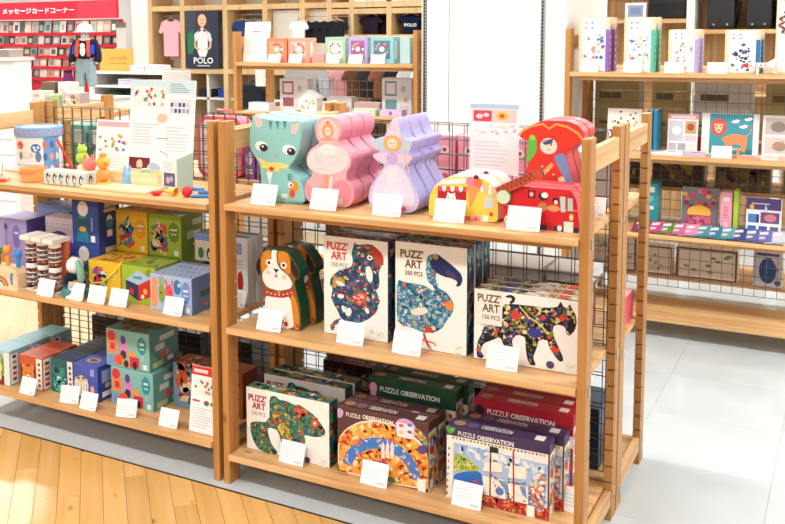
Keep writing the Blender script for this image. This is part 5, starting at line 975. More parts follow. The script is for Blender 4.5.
book('white leaflet with a purple heading and small blue pictures', 1.375, 2.40, R3, .148, .18, .006, ('f0f2f6', 'e0e0e0'), a, name='leaflet', cat='leaflet')
CLR = ['8a3a5a', 'c8407a', '6a8a3a', 'c86a98', 'e08ab0', '3f8fa0', '2f7f94', '4a98a8', '3a4a8a', '5a60a0', '6a6ab0', 'c8ccd8', 'b0b8cc']
NMS = ['plum', 'magenta', 'olive green', 'rose', 'pink', 'teal', 'deep teal', 'pale teal', 'navy', 'indigo', 'violet', 'silver', 'pale grey']
for k in range(13):
    t = thing('craft_booklet', NMS[k]+' craft booklet lying overlapped in a fanned row', 'booklet', (.86+k*.052, 2.30, R3+.003), 0, 'fanned craft booklets'); b = MB().box(-.042, .042, -.06, .06, 0, .005, 'f0f0f0', top=CLR[k], front=CLR[k]).build('cover', INK, t); b.rotation_euler = (.22, -.13, 0); b.location = (0, 0, .02)
    (lambda s: s.rect(.15, .6, .8, .85, 'e8e4ec').ell(.5, .3, .2, .12, 'd8d0dc'))(Art(.084, .12)).put(b, (-.042, -.06, .005), X, Y)
carton('picture_book', 'pale wooden puzzle board lying at the end of the booklet row', 'puzzle board', .15, .1, .012, (1.545, 2.29, R3), ('e8c898', 'd8b888', 'ecd0a4'))
# rear side of the art kit shelf
YB = 2.80
for k, (x, w_, c_, lb) in enumerate(((.64, .22, 'a89c6c', 'khaki brown carton on the rear shelf behind the doodle book'), (.9, .16, 'b8a66e', 'mustard carton on the rear shelf behind the pink leaflet'), (1.15, .26, 'd4d0cc', 'pale grey carton on the rear shelf behind the lion pad'), (1.48, .28, 'aca06e', 'olive carton on the rear shelf behind the drawing book'))):
    carton('storage_carton', lb, 'carton', w_, .16, .33, (x, YB, .872), (c_, c_, c_), front=(lambda s, q: s.rect(.1, .7, .6, .8, '6a5f3a').rect(.1, .3, .4, .34, '5a5038').ell(.75, .3, .1, .08, '5a5038'))(Art(w_, .33), k))
for k, (x, w_, c_, lb) in enumerate(((.66, .25, '3a3630', 'charcoal'), (.95, .25, '4a4034', 'dark brown'), (1.25, .25, '6a6040', 'dark olive'), (1.53, .2, '8a8050', 'khaki'))):
    carton('storage_carton', lb+' carton behind the third shelf wire panel', 'carton', w_, .14, .17, (x, YB, .66), (c_, c_, c_), front=(lambda s: s.mosaic([(.05, .1), (.95, .1), (.95, .9), (.05, .9)], ['6a5a44', 'a89a50', '3a3a38', '8a6a4a'], 18, .08, k))(Art(w_, .17)))
for k, (x, w_, h_, c_, lb) in enumerate(((.62, .28, .19, 'f2eadc', 'beige'), (.86, .15, .15, 'f4ecde', 'cream'), (1.1, .29, .16, 'f6f0e4', 'pale cream'), (1.38, .13, .18, 'd8dce4', 'white'))):
    a = Art(w_, h_); a.rect(.04, .06, .96, .94, c_); r_ = random.Random(k)
    for q in range(8): a.ell(r_.uniform(.1, .9), r_.uniform(.15, .85), .05, .05, r_.choice(['a8946a', 'c8a0a0', '8a9a6a', 'b8a080']), n=8)
    if k == 3: a.ell(.5, .45, .3, .36, '2f55a0').rect(.1, .86, .9, .94, '5a4a8a').ell(.85, .12, .1, .07, '3a4a9a')
    carton('storage_carton', lb+' picture carton behind the bottom wire panel', 'carton', w_, .1, h_, (x, YB-.03, .19), ('8a3f34' if k < 3 else c_, c_, c_), front=a)
# ------------------------------------------------------------------ craft unit by the pillar
B1, B2 = 1.29, 1.005
a = Art(.175, .235); a.text('CRAFT', .3, .78, .7, .74, '8a8f98'); a.t = []; a.rect(.3, .74, .6, .77, '8a8f98').rect(.66, .745, .72, .77, '8a8f98').lines(.12, .2, .88, .6, 6, 'e0e2e6')
poster('display_board', 'plain white notice board leaning at the end of the craft unit', (-1.335, 2.32, B1), .175, .235, .15, a)
def craft(label, x, w, h, c_, c2, seed, z=B1, d=.09, y=2.34):
    a = Art(w, h); a.rect(.14, .18, .86, .86, c2); r_ = random.Random(seed)
    for k in range(12): q = k*.52; a.ell(.5+.26*math.cos(q), .54+.22*math.sin(q), .06, .05, r_.choice(['e8507a', 'f2f0ec', 'd8303a', 'f0b84a', '5a9a6a', 'e88a9a']), q, 8)
    a.ell(.5, .54, .12, .1, 'f4f0ea'); return carton('craft_box', label, 'craft box', w, d, h, (x, y, z), (c_, c_, c_), front=a, right=(lambda s: s.rect(.2, .2, .5, .85, 'f0f0ee').rect(.6, .3, .75, .7, 'e0e4e4'))(Art(d, h)))
craft('orange red craft box with a wreath', -1.175, .135, .14, 'ef8a68', 'f4a886', 1); craft('salmon craft box with a white wreath', -1.03, .135, .14, 'f2a890', 'f6c4b2', 2)
craft('mint green craft box with a leaf wreath', -.795, .125, .145, 'a8d4b4', 'eef4e8', 3); craft('lavender craft box with a red wreath', -.655, .115, .145, 'b8aee0', '9a6aa0', 4); craft('aqua craft box with a flower wreath', -.51, .135, .145, '96ccd4', '4a8a98', 5)
carton('craft_box', 'small pink stack box beside the salmon craft box', 'craft box', .08, .06, .05, (-.905, 2.33, B1), ('f4a0a0', 'e89090', 'f6b8b8')); carton('craft_box', 'pale teal blank box behind the aqua craft box', 'craft box', .06, .08, .142, (-.385, 2.36, B1), ('b8dce0', 'a8ccd4', 'c8e4e8'))
for x, wh in ((-1.18, 'the orange red craft box'), (-1.04, 'the salmon craft box'), (-.8, 'the mint green craft box'), (-.66, 'the lavender craft box'), (-.525, 'the aqua craft box')): price_card(x, 2.268, B1, wh, .085, .05)
def grey_kit(label, x, w, h, seed, c1):
    a = Art(w, h); a.rect(.1, .5, .5, .92, c1).rect(.15, .56, .45, .86, 'e8d8dc').rect(.12, .12, .5, .4, c1).ell(.72, .7, .08, .1, 'b8b8c0').ell(.8, .4, .06, .08, 'c8a8a8').rect(.62, .1, .9, .24, 'c8ccd4')
    return carton('craft_box', label, 'craft box', w, .07, h, (x, 2.46, B2), ('dfdfe2', 'c8c8ce', 'e8e8ea'), front=a)
grey_kit('pale grey craft box with maroon pictures', -1.14, .19, .185, 1, '9a5a6a'); grey_kit('pale grey craft box with teal pictures', -.48, .18, .2, 2, '6a98a0'); grey_kit('pale grey craft box with pink pictures beside the post', -.365+.028, .045, .2, 3, 'd890a8')
t = thing('house_money_box', 'white house shaped box with pink and orange print', 'craft box', (-.99, 2.36, B2)); MB().prism([(-.06, 0), (.06, 0), (.06, .08), (0, .12), (-.06, .08)], -.04, .04, 'f6f2ee', 'f0e6e0').build('carton', INK, t, .001)
a = Art(.12, .12); 
r_ = random.Random(2)
for k in range(14): a.ell(r_.uniform(.15, .85), r_.uniform(.1, .6), .06, .05, r_.choice(['f0a080', 'e8607a', 'f6c8a0', 'c8d8e8']), n=8)
a.put(t, (-.06, -.04, 0), X, Z); MB().prism([(-.066, .078), (0, .124), (.066, .078), (.066, .083), (0, .13), (-.066, .083)], -.044, .044, 'dfe4ee').build('roof', INK, t)
t = thing('dome_box', 'cream half round box beside the house box', 'craft box', (-.845, 2.36, B2)); MB().prism([(-.055, 0)]+[(.055*math.cos(q), .02+.05*math.sin(q)) for q in [math.pi*(12-i)/12 for i in range(13)]]+[(.055, 0)], -.03, .03, 'f6efe4', 'eadfd0').build('carton', INK, t, .001)
for k, x in enumerate((-.785, -.735)): t = thing('wooden_block', ('plain wooden block beside the cream half round box', 'plain wooden block beside the green flat box')[k], 'block', (x, 2.285, B2)); MB().box(-.022, .022, -.022, .022, 0, .042, 'd0a060').build('block', PINE[0], t, .002)
carton('craft_box', 'flat green craft box at the shelf front', 'craft box', .14, .07, .036, (-.605, 2.3, B2), ('c8dcb8', 'b0c8a0', 'd0e4c0')); carton('craft_box', 'flat lilac craft box at the shelf front', 'craft box', .13, .07, .036, (-.445, 2.3, B2), ('d0bcdc', 'bca8cc', 'd8c8e4'), front=(lambda s: s.ell(.5, .5, .08, .3, '9a6a9a'))(Art(.13, .036)))
carton('craft_box', 'flat white craft box with blue lid by the shelf end', 'craft box', .14, .08, .05, (-1.3, 2.33, B2), ('eef0f4', 'dfe2ea', '6a80b0')); carton('craft_box', 'flat rose grey craft box behind the wooden blocks', 'craft box', .16, .07, .06, (-.66, 2.45, B2), ('c8a8ac', 'b89a9e', 'd0b4b8')); carton('craft_box', 'flat pale grey craft box behind the cream half round box', 'craft box', .16, .07, .085, (-.84, 2.46, B2), ('d8d8dc', 'c8c8cc', 'e0e0e4'))
for k, x in enumerate((-1.25, -1.0, -.75, -.5)): carton('storage_carton', ('blue', 'brown', 'grey', 'rose')[k]+' storage carton on the lower shelf of the craft unit', 'carton', .2, .2, .25, (x, 2.4, .6), (('6a7a9a', '8a6a50', '8a8a8a', 'b08a90')[k],)*3)
# ------------------------------------------------------------------ far shop: card rack
TX = (-7.95, -5.88)
t = thing('card_rack', 'long red greeting card rack with white lettered header', 'card rack', (0, 6.5, 0))
MB().box(TX[0], TX[1], .06, .1, .3, 1.6, 'd01f36').build('back_panel', PAINT, t)
hd = MB().box(TX[0], TX[1], -.02, .02, 1.615, 1.83, 'e0203c').build('header', PAINT, t)
a = Art(2.07, .215); a.text('メッセージカードコーナー', .09, .66, .68, .32, 'ffffff', .02).rect(.7, .0, 1, 1, 'e83a52').put(hd, (TX[0], -.02, 1.615), X, Z)
ROWS = (1.44, 1.295, 1.155, 1.02, .885)
for z in ROWS: MB().box(TX[0], TX[1], -.03, .06, z-.03, z-.006, 'c8182e').box(TX[0], TX[1], -.034, -.03, z-.03, z+.01, 'c8182e').build('card_tier', PAINT, t)
rnd = random.Random(77); PALC = ['e8d8cc', 'c8b8a8', 'f0ece6', '8a9a80', '6a6a70', 'e8a8a0', 'd8c8a8', 'b8a0a0', '5a6a62', 'f4e8e0', 'c87a70', '9ab0b8', 'e8c8c0', '4a4a52']
TN = ('top', 'second', 'third', 'fourth', 'lowest')
cm = {}
CN = dict(zip(PALC, ('blush', 'taupe', 'white', 'sage', 'slate grey', 'salmon', 'sand', 'mauve', 'dark green', 'ivory', 'terracotta', 'powder blue', 'rose', 'charcoal')))
for ri, z in enumerate(ROWS):
    x = TX[0]+.05
    while x < TX[1]-.06:
        w_ = rnd.choice((.09, .1, .115)); c_ = rnd.choice(PALC); c2 = rnd.choice(PALC); kx = (w_, c_, c2)
        if kx not in cm: 
            me = MB().box(-w_/2, w_/2, -.002, .002, 0, .125, 'f0ece8', front=c_).add([(-w_*.3, -.0025, .03), (w_*.3, -.0025, .03), (w_*.3, -.0025, .09), (-w_*.3, -.0025, .09)], [(0, 1, 2, 3)], c2).mesh('greeting_card'); me.materials.append(INK); cm[kx] = me
        o = bpy.data.objects.new('greeting_card', cm[kx]); COL.objects.link(o); o.location = (x+w_/2, 6.49, z-.004); o.rotation_euler = (-.15, 0, rnd.uniform(-.05, .05)); o.scale.z = 1.22 if ri == 0 else 1.0
        tag(o, '%s greeting card, %s picture, %s tier of red rack' % (CN[c_], CN[c2], TN[ri]), 'greeting card', 'greeting cards, %s tier' % TN[ri]); x += w_+rnd.choice((.004, .01, .03))
struct('wall_column', MB().box(-5.55, -5.08, 6.35, 6.9, 0, 2.75, 'efeee9'), WALLP)
t = thing('notice_stand', 'slim grey notice stand beside the red card rack', 'stand', (-5.63, 6.25, 0)); MB().box(-.06, .06, -.01, .01, 0, 1.5, 'dcdcd8').build('panel', PAINT, t); MB().box(-.07, .07, -.014, .014, 1.5, 1.56, '7a7264').build('cap', PAINT, t)
# white drawer cabinet far left
t = thing('white_cabinet', 'white cabinet with stacked drawers behind the toy drum', 'cabinet', (-3.3, 1.9, 0))
MB().box(-.45, .43, 0, .15, 0, 1.3, 'f2f3f4').build('body', PAINT, t, .004)
for k in range(8): MB().box(-.43, .41, -.014, -.001, .1+k*.1, .185+k*.1, 'f6f7f8').build('drawer', PAINT, t, .003)
MB().box(-.46, .44, -.02, .17, .9, .945, 'b8bcbe').build('trim', METAL, t); MB().box(-.46, .44, -.02, .17, 1.3, 1.32, 'e8e8e6').build('top', PAINT, t)
carton('picture_game_box', 'open grey and brown picture book lying on the white cabinet', 'book', .2, .12, .05, (-3.02, 1.97, 1.32), ('8a8078', 'a89a90', 'e8e4dc')); carton('flat_toy_carton', 'cream carton on the white cabinet by the card rack', 'toy box', .2, .12, .1, (-3.3, 1.98, 1.32), ('f0e8d8', 'e0d8c8', 'f6f0e4'))
# low wooden table with gift boxes
t = thing('display_table', 'low wooden display table with gift boxes behind the toy shelf', 'table', (-2.78, 2.35, 0)); MB().box(-.42, .4, -.2, .35, .93, .965, 'd8a866').build('table_top', PINE[0], t, .003)
for x in (-.38, .36):
    for y in (-.16, .31): MB().box(x-.025, x+.025, y-.025, y+.025, 0, .93, 'c89858').build('leg', POST, t)
a = Art(.14, .12); r_ = random.Random(3)
for k in range(10): a.ell(r_.uniform(.1, .9), r_.uniform(.1, .9), .07, .08, r_.choice(['f0b8b0', 'e8d0c0', 'd88a80']), n=8)
carton('gift_box', 'cream gift box with pink flowers on the wooden table', 'gift box', .14, .1, .125, (-2.96, 2.22, .965), ('f2ece4', 'e8dcd0', 'b8d0b8'), front=a)
t = thing('gift_tin', 'round pale green gift tin on the wooden table', 'gift tin', (-2.805, 2.22, .965)); MB().lathe([(0, 0), (.06, 0), (.062, .004), (.062, .075), (.064, .078), (.064, .1), (.05, .108), (0, .108)], 'a8c088', 24).build('tin', PLASTIC, t)
carton('gift_box', 'silver grey wrapped gift box on the wooden table', 'gift box', .15, .1, .12, (-2.655, 2.22, .965), ('c8b8b8', 'b8a8a8', 'd8ccc8'), front=(lambda s: s.mosaic([(.05, .05), (.95, .05), (.95, .95), (.05, .95)], ['d8c8c4', '8a7a7a', 'e8c868', 'f0e8e0'], 26, .09, 2))(Art(.15, .12)))
carton('gift_box', 'flat amber gift box at the edge of the wooden table', 'gift box', .1, .1, .04, (-2.51, 2.2, .965), ('e0b050', 'c89840', 'e8c060'))
carton('gift_box', 'dark brown gift box with lid standing behind the tin', 'gift box', .13, .1, .17, (-3.07, 2.45, .965), ('6a5a44', '5a4c3c', '8a7a60')); carton('gift_box', 'white card box with pink print behind the tin', 'gift box', .1, .1, .17, (-2.93, 2.45, .965), ('f6f0ec', 'e8e0dc', 'faf6f2'), front=(lambda s: s.lines(.15, .5, .85, .8, 3, 'e8a0a0'))(Art(.1, .17)))
# child mannequin in cap, jacket and jeans
def skin_mesh(name, V, E, Rr, mat, parent, col, sub=1):
    me = bpy.data.meshes.new(name); me.from_pydata(V, E, []); o = bpy.data.objects.new(name, me); COL.objects.link(o); o.parent = parent
    sk = o.modifiers.new('skin', 'SKIN')
    for i, r in enumerate(Rr): me.skin_vertices[0].data[i].radius = (r, r)
    me.skin_vertices[0].data[0].use_root = True
    ss = o.modifiers.new('sub', 'SUBSURF'); ss.levels = sub; ss.render_levels = sub
    o.data.materials.append(mat); return o
def plain(name, col, rough=.8): 
    m, nt, b = newmat(name, rough, .2); n = nt.nodes.new('ShaderNodeTexNoise'); n.inputs['Scale'].default_value = 60; r = nt.nodes.new('ShaderNodeValToRGB'); c_ = lin(col)
    r.color_ramp.elements[0].color = (c_[0]*.8, c_[1]*.8, c_[2]*.8, 1); r.color_ramp.elements[1].color = (*[min(1, q*1.15) for q in c_], 1); nt.links.new(n.outputs['Fac'], r.inputs[0]); nt.links.new(r.outputs[0], b.inputs['Base Color']); return m
mq = thing('child_mannequin', 'child mannequin in white cap, navy jacket and pale jeans', 'mannequin', (-3.8, 3.6, .93), .45); mq.scale = (.85, .85, .85)
skin_mesh('body', [(0, 0, .34), (0, 0, .46), (0, 0, .54), (0, -.005, .585), (0, -.01, .64), (.075, 0, .53), (.11, 0, .42), (.12, -.03, .32), (-.075, 0, .53), (-.11, 0, .42), (-.12, -.03, .32), (.045, 0, .27), (.05, 0, .15), (.05, 0, .02), (-.045, 0, .27), (-.05, 0, .15), (-.05, 0, .02)],
          [(0, 1), (1, 2), (2, 3), (3, 4), (2, 5), (5, 6), (6, 7), (2, 8), (8, 9), (9, 10), (0, 11), (11, 12), (12, 13), (0, 14), (14, 15), (15, 16)], [.07, .065, .04, .028, .058, .03, .024, .02, .03, .024, .02, .045, .034, .026, .045, .034, .026], plain('mannequin_shell', 'e8e2da'), mq, '')
skin_mesh('jacket', [(0, 0, .34), (0, 0, .46), (0, 0, .55), (.085, 0, .53), (.125, 0, .42), (.13, -.03, .33), (-.085, 0, .53), (-.125, 0, .42), (-.13, -.03, .33)], [(0, 1), (1, 2), (2, 3), (3, 4), (4, 5), (2, 6), (6, 7), (7, 8)], [.1, .1, .075, .05, .044, .04, .05, .044, .04], plain('navy_cloth', '1d2440'), mq, '')
skin_mesh('jeans', [(0, 0, .34), (.05, 0, .26), (.056, 0, .15), (.058, 0, .09), (-.05, 0, .26), (-.056, 0, .15), (-.058, 0, .09), (0, 0, .42)], [(0, 1), (1, 2), (2, 3), (0, 4), (4, 5), (5, 6), (0, 7)], [.09, .062, .055, .052, .062, .055, .052, .088], plain('pale_denim', '8fa6ae'), mq, '')
MB().lathe([(.07, .635), (.078, .66), (.07, .69), (.04, .712), (0, .718)], 'dfe6f4', 18).build('cap', FABRIC, mq); MB().lathe([(.02, .645), (.1, .63), (.1, .636), (.02, .655)], 'cfd8ec', 18, 0, -.04).build('cap_brim', FABRIC, mq)
for s_ in (-1, 1): MB().tube([(s_*.05, -.075, .55), (s_*.055, -.105, .47), (s_*.06, -.1, .4)], .018, 'e85a30', 8).build('orange_strap', FABRIC, mq)
MB().ball(0, -.1, .45, .03, .02, .05, 'eef0f2', 10, 6).ball(0, -.105, .5, .026, .02, .026, 'eef0f2', 10, 6).build('plush_bib', FABRIC, mq); MB().tube([(.075, -.06, .5), (.085, -.085, .42)], .03, '2f50c0', 8).build('blue_panel', FABRIC, mq); MB().tube([(-.075, -.06, .5), (-.085, -.085, .42)], .03, '2f50c0', 8).build('blue_panel', FABRIC, mq)
t = thing('display_plinth', 'white display plinth under the child mannequin', 'plinth', (-3.8, 3.65, 0)); MB().box(-.3, .3, -.2, .2, 0, .925, 'f0efec').build('block', PAINT, t, .004); MB().box(-.32, .32, -.22, .22, .925, .93, 'e8e4dc').build('top', PAINT, t)
t = thing('kids_skirt', 'purple checked skirt hanging beside the mannequin', 'skirt', (-4.02, 3.62, .98)); MB().prism([(-.035, .15), (.035, .15), (.055, 0), (-.055, 0)], -.02, .02, '7a3a68').build('cloth', FABRIC, t, .005); MB().box(-.03, .03, -.022, .022, .15, .17, '4a2a48').build('waistband', FABRIC, t)
t = thing('display_plinth', 'green and wood display stand beside the mannequin plinth', 'stand', (-4.3, 3.75, 0)); MB().box(-.1, .0, -.1, .1, 0, .98, '3a8a5a').build('green_side', PAINT, t); MB().box(.001, .12, -.1, .1, 0, .98, 'd8a868').build('wood_side', PINE[2], t)
# gondola with folded clothes
t = thing('clothes_gondola', 'white tiered gondola with folded clothes and a golden header', 'display shelf', (-4.2, 4.6, 0))
for z in (1.085, .955, .825, .5, .1): MB().box(-.42, .42, 0, .4, z-.02, z, 'eceae6').build('shelf', PAINT, t)
MB().box(-.42, .42, .4, .42, 0, 1.1, 'a89a8c').build('back_panel', PAINT, t)
for x in (-.44, .42): MB().box(x, x+.02, 0, .42, 0, 1.09, 'e4e0da').build('side_panel', PAINT, t)
hd = MB().box(-.41, -.01, .1, .12, 1.085, 1.3, 'dca850').build('golden_header', PAINT, t); a = Art(.4, .2); a.text('on Lady', .3, .75, .85, .5, '8a6428', 0).rect(.3, .36, .85, .4, 'a87c3a').put(hd, (-.41, .1, 1.085), X, Z)
for k, (x, z, c_, lb) in enumerate(((.1, 1.085, 'e8ecf4', 'white and blue'), (.28, 1.085, 'f4eef0', 'pale pink'), (.3, .955, 'e8b0bc', 'rose pink'), (-.05, .955, 'd8d4e8', 'pale lilac'), (.05, .825, '2a3450', 'navy'), (.28, .825, '3a5078', 'denim blue'), (-.2, .825, '2a4a3a', 'dark green'))):
    t = thing('folded_clothes', lb+' folded clothes on the white gondola', 'clothes', (-4.2+x, 4.72, z)); 
    for q in range(3): MB().box(-.085, .085, -.09, .09, q*.022, q*.022+.02, c_).build('folded_layer', FABRIC, t, .008, 2)
# ------------------------------------------------------------------ clothing wall
t = thing('clothing_wall_unit', 'pale oak clothing wall unit with framed bays', 'wall unit', (0, 6.0, 0))
MB().box(-5.05, -2.6, .38, .42, 0, 2.3, 'dcd6cc').build('back_panel', PAINT, t)
for x in (-5.04, -4.6, -4.05, -3.56, -3.12, -2.66): MB().box(x, x+.06, 0, .38, 0, 2.3, 'e4c08c').build('upright', OAK, t, .003)
for z in (2.24, 1.67, 1.0): MB().box(-5.035, -2.605, .004, .376, z, z+.055, 'e4c08c').build('rail', OAK, t, .003)
for x in (-4.3, -3.3): MB().box(x, x+.03, .05, .38, .4, 1.0, 'f2efe8').build('divider', PAINT, t)
MB().box(-4.98, -2.66, .05, .38, .72, .745, 'f2efe8').build('cubby_shelf', PAINT, t)
MB().box(-3.49, -2.66, .1, .12, 1.06, 1.66, 'e6e1d6').build('cream_panel', PAINT, t)
for x0, x1 in ((-4.97, -4.6), (-3.98, -3.57)): MB().tube([(x0, .2, 1.62), (x1, .2, 1.62)], .012, 'c8c8c8', 8).build('hanging_rail', METAL, t)
t = thing('fashion_poster', 'framed fashion poster of a girl in a white blouse with a bow tie', 'poster', (-4.3, 5.99, 1.06)); MB().box(-.215, .215, -.012, .008, 0, .61, '2a3040').build('board', PAPER, t)
a = Art(.43, .61); a.rect(.0, .0, 1, 1, '27304a').rect(.0, .5, .3, 1, '3a4458').ell(.5, .84, .19, .14, '4a2a22').rect(.32, .66, .42, .86, '4a2a22').rect(.6, .66, .7, .86, '4a2a22').ell(.51, .83, .13, .11, 'eec4a8').ell(.46, .84, .015, .01, '2a1a18').ell(.56, .84, .015, .01, '2a1a18').ell(.51, .78, .035, .01, 'c8505a').rect(.34, .0, .7, .22, '1d2442').rect(.47, .66, .55, .74, 'e6b89c').poly([(.36, .64), (.45, .69), (.58, .69), (.68, .64), (.66, .2), (.36, .2)], 'f2f2f4').poly([(.36, .64), (.28, .6), (.24, .48), (.33, .46), (.38, .56)], 'e8e8ee').poly([(.68, .64), (.76, .6), (.8, .48), (.71, .46), (.66, .56)], 'e8e8ee').line([(.28, .48), (.3, .36), (.42, .32)], .06, 'e6b89c').line([(.76, .48), (.74, .36), (.62, .32)], .06, 'e6b89c').line([(.51, .6), (.51, .22)], .008, 'c8c8d4').poly([(.4, .68), (.5, .665), (.4, .62)], '1d2848').poly([(.62, .68), (.5, .665), (.62, .62)], '1d2848').poly([(.06, .6), (.22, .66), (.28, .5), (.22, .25), (.06, .25)], '1f7a4a').text('POLO', .24, .19, .82, .08, 'ffffff', .02).rect(.34, .035, .72, .055, 'c8ccd4').put(t, (-.215, -.012, 0), X, Z)
def tee(label, loc, w, h, col, rz=0, group=None, name='t_shirt', long=False, th=.03):
    t = thing(name, label, 'shirt', loc, rz, group); s_ = .12*h; sl = .62*h if long else .34*h
    MB().prism([(-w*.3, -h), (w*.3, -h), (w*.31, -.32*h), (w*.4, -sl-.02), (w*.52, -sl), (w*.38, -.06*h), (w*.16, 0), (w*.08, -.05*h), (-w*.08, -.05*h), (-w*.16, 0), (-w*.38, -.06*h), (-w*.52, -sl), (-w*.4, -sl-.02), (-w*.31, -.32*h)], -th/2, th/2, col).build('garment', FABRIC, t, .008, 2)
    MB().tube([(-w*.3, 0, -.03*h), (0, 0, .02), (w*.3, 0, -.03*h)], .004, 'c8b090', 6).tube([(0, 0, .02), (0, 0, .045), (.012, 0, .055)], .0025, 'c8c8c8', 6).build('hanger', PLASTIC, t); return t
tee('pink t shirt on a hanger in the oak wall unit', (-4.755, 6.05, 1.58), .33, .4, 'eebcc8'); tee('pale rose t shirt hanging behind the pink one', (-4.74, 6.16, 1.56), .36, .42, 'e8a8b8'); tee('white and aqua t shirt beside the pink one', (-4.56+.02-.05, 6.32, 1.54), .3, .4, 'dce8ee')
tee('navy t shirt hanging in the oak wall unit', (-3.86, 6.1, 1.56), .28, .26, '2f4a80'); tee('pale blue t shirt beside the navy one', (-3.78, 6.2, 1.56), .3, .3, 'bcd0ea'); tee('white t shirt behind the pale blue one', (-3.7, 6.28, 1.56), .28, .3, 'f2f2f4')
for k, (x, c_, lb) in enumerate(((-4.86, '4a4a50', 'charcoal'), (-4.4, '3a3a44', 'black'), (-4.14, '2f55b0', 'bright blue'), (-3.86, '5a5a60', 'grey'), (-3.4, '3a3038', 'dark plum'), (-2.9, '4a5060', 'slate'))):
    t = thing('folded_clothes', lb+' folded clothes in the oak wall unit cubby', 'clothes', (x+.05, 6.17, .745)); 
    for q in range(3): MB().box(-.09, .09, -.09, .09, q*.03, q*.03+.028, c_).build('folded_layer', FABRIC, t, .008, 2)
# oak cubbies to the right
t = thing('clothing_cubby_unit', 'oak cubby unit with dark clothes beside the pillar', 'wall unit', (0, 5.6, 0)); MB().box(-2.56, -1.2, .38, .42, 0, 2.3, '4a3a30').build('back_panel', PAINT, t)
for x in (-2.6, -2.42+.05, -1.99, -1.64, -1.24): MB().box(x, x+.05, 0, .38, 0, 2.3, 'e4c08c').build('upright', OAK, t, .003)
for z in (2.2, 1.66, 1.6, 1.36, .9): MB().box(-2.55, -1.2, .004, .376, z, z+.05, 'e4c08c').build('rail', OAK, t, .003)
MB().box(-2.32, -1.24, .0, .02, 1.71, 2.2, 'ece7dd').build('upper_panel', PAINT, t)
tee('dark plum jacket hanging in the oak cubby', (-2.2, 5.72, 1.585), .24, .17, '33263a'); tee('charcoal jacket hanging beside the plum one', (-2.08, 5.8, 1.585), .2, .17, '26262e')
pt = tee('navy shirt with white POLO letters in the oak cubby', (-1.79, 5.7, 1.585), .26, .17, '1c2340'); (lambda s: s.text('POLO', .1, .75, .9, .25, 'ffffff', .03))(Art(.15, .06)).put(pt, (-.075, -.0155, -.12), X, Z)
# free standing clothes in the middle distance
t = thing('clothes_rail', 'chrome clothes rail with black trousers', 'clothes rail', (-2.5, 5.35, 0)); MB().tube([(-.26, 0, 0), (-.26, 0, 1.58), (.26, 0, 1.58), (.26, 0, 0)], .012, 'c8c8c8', 8).build('frame', METAL, t)
for k in range(4): tee(('black top hanging first on the chrome rail', 'black top hanging second on the chrome rail', 'black top hanging third on the chrome rail', 'black top hanging last on the chrome rail')[k], (-2.62+k*.1, 5.35-.03*k, 1.54), .24, .2, '23242a')
tee('white shirt hanging at the end of the chrome rail', (-2.72, 5.28, 1.545), .2, .2, 'f2f2f2')
g = tee('light grey sweatshirt on a display torso behind the craft unit', (-1.71, 3.6, 1.26), .36, .42, 'b0b4b8', 0, None, 'sweatshirt', True, .1)
tee('white apron hanging behind the craft unit post', (-1.97, 3.4, 1.27), .14, .2, 'f4f4f4', th=.02)
t = thing('clothes_rail', 'low chrome rail of small tops behind the craft unit', 'clothes rail', (-1.2, 3.75, 0)); MB().tube([(-.5, 0, 0), (-.5, 0, 1.23), (.42, 0, 1.23), (.42, 0, 0)], .012, 'a8a8a8', 8).build('frame', METAL, t)
for k, (c_, lb) in enumerate((('f0d0d4', 'blush pink'), ('e8a8b0', 'rose'), ('6a4a3a', 'brown'), ('3a3436', 'black'), ('8a5a44', 'rust'), ('2c2c32', 'charcoal'), ('c8c8cc', 'silver grey'), ('e8e8ec', 'white'))):
    tee(lb+' small top on the low chrome rail', (-1.6+k*.105, 3.75, 1.185), .2, .2, c_, rz=.6)
t = thing('backpack', 'black and dark green backpack standing behind the craft unit', 'backpack', (-2.1, 3.5, .78)); MB().prism(rrect(.2, .3, .06), -.06, .06, '2c2f36', '24262c').build('bag', FABRIC, t, .01, 2); MB().prism(rrect(.14, .13, .03), -.075, -.0605, '1f4a3a').build('pocket', FABRIC, t, .004); MB().tube([(-.03, 0, .295), (0, 0, .325), (.03, 0, .295)], .006, '22242a', 6).build('handle', FABRIC, t)
t = thing('display_plinth', 'grey display plinth under the backpack', 'plinth', (-2.1, 3.5, 0)); MB().box(-.25, .25, -.15, .15, 0, .765, 'b8b8b8').build('block', PAINT, t); MB().box(-.26, .26, -.16, .16, .765, .779, 'c8c8c8').build('top', PAINT, t)
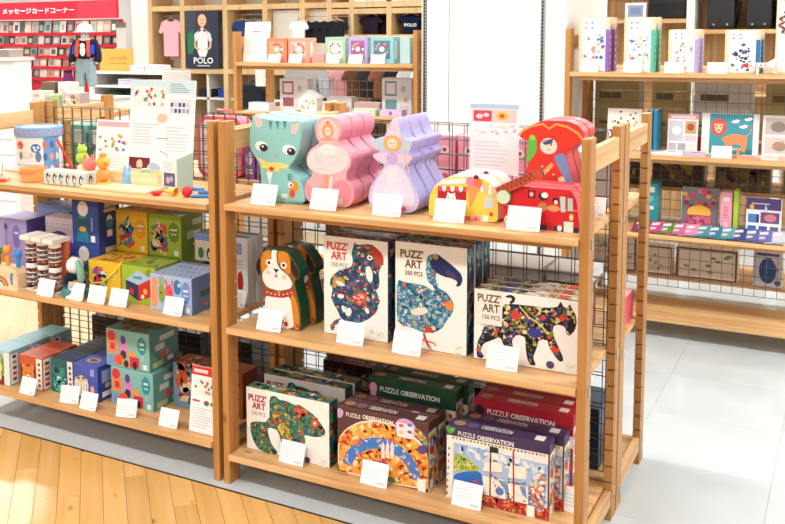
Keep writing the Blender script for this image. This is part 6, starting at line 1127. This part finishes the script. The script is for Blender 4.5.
# ------------------------------------------------------------------ school bag cabinet behind the art kits
struct('wall_partition', MB().box(-.15, .385, 3.5, 3.62, 0, 2.75, 'f1f2f2').box(.262, .292, 3.495, 3.502, 1.28, 1.57, '8f96a6'), WALLP)
t = thing('bag_cabinet', 'tall orange wood cabinet with white dividers for school bags', 'cabinet', (0, 5.0, 0)); MB().box(-.1, 1.9, .38, .42, 0, 2.4, 'b8722c').build('back_panel', PINE[2], t)
for x in (-.12, .64, 1.22, 1.85): MB().box(x, x+.055, 0, .38, 0, 2.4, 'eeece8').build('divider', PAINT, t)
for x0, x1, z in ((-.06, .64, 1.52), (.7, 1.22, 1.44), (1.28, 1.85, 1.44), (-.06, .64, 1.1), (.7, 1.22, 1.0), (-.06, .64, 1.9), (.7, 1.22, 1.85)): MB().box(x0, x1, .0, .38, z-.03, z, 'd89a58').build('shelf', PINE[0], t)
def bag(label, x, z, col='17181c'):
    t = thing('school_bag', label, 'school bag', (x, 5.14, z)); P = [(-.105, 0), (.105, 0), (.115, .03), (.115, .22), (.09, .28), (.04, .3), (-.04, .3), (-.09, .28), (-.115, .22), (-.115, .03)]
    MB().prism(P, -.08, .1, col).build('body', PLASTIC, t, .012, 3); MB().prism([(x_*.94, .02+z_*.93) for x_, z_ in P], -.092, -.081, '1d1f24').build('flap', PLASTIC, t, .005, 2)
    m = MB()
    for s_ in (-1, 1): m.lathe([(0, -.097), (.007, -.097), (.008, -.0925), (0, -.092)], 'c8c8cc', 10, s_*.055, 0, .035, 'y')
    m.build('stud', METAL, t); MB().tube([(.11, .02, .25), (.135, .03, .18), (.135, .03, .08), (.112, .02, .03)], .012, col, 8).build('strap', PLASTIC, t); return t
bag('black leather school bag beside the white divider', .86, 1.44).scale = (.8, 1, 1); bag('black leather school bag next to the wood side', 1.105, 1.44).scale = (.72, 1, 1)
t = thing('photo_frame', 'white photo frame standing on the bag cabinet shelf', 'photo frame', (.28, 4.99+.06, 1.52)); MB().box(-.075, .075, -.008, .008, 0, .12, 'f4f4f6').build('frame', PAINT, t, .002); (lambda s: s.rect(.14, .14, .86, .86, '9aa8c8').rect(.25, .3, .75, .7, '7f90b8'))(Art(.15, .12)).put(t, (-.075, -.008, 0), X, Z)
t = thing('storage_case', 'wide black case on the bag cabinet shelf', 'case', (.5, 5.15, 1.52)); MB().box(-.135, .13, -.1, .1, 0, .26, '131418').build('case', PLASTIC, t, .01, 2); MB().box(-.13, .125, -.106, -.101, .12, .13, '2c2e34').build('seam', PLASTIC, t); MB().tube([(-.03, 0, .26), (-.03, 0, .28), (.03, 0, .28), (.03, 0, .26)], .005, '1a1a1e', 6).build('handle', PLASTIC, t)
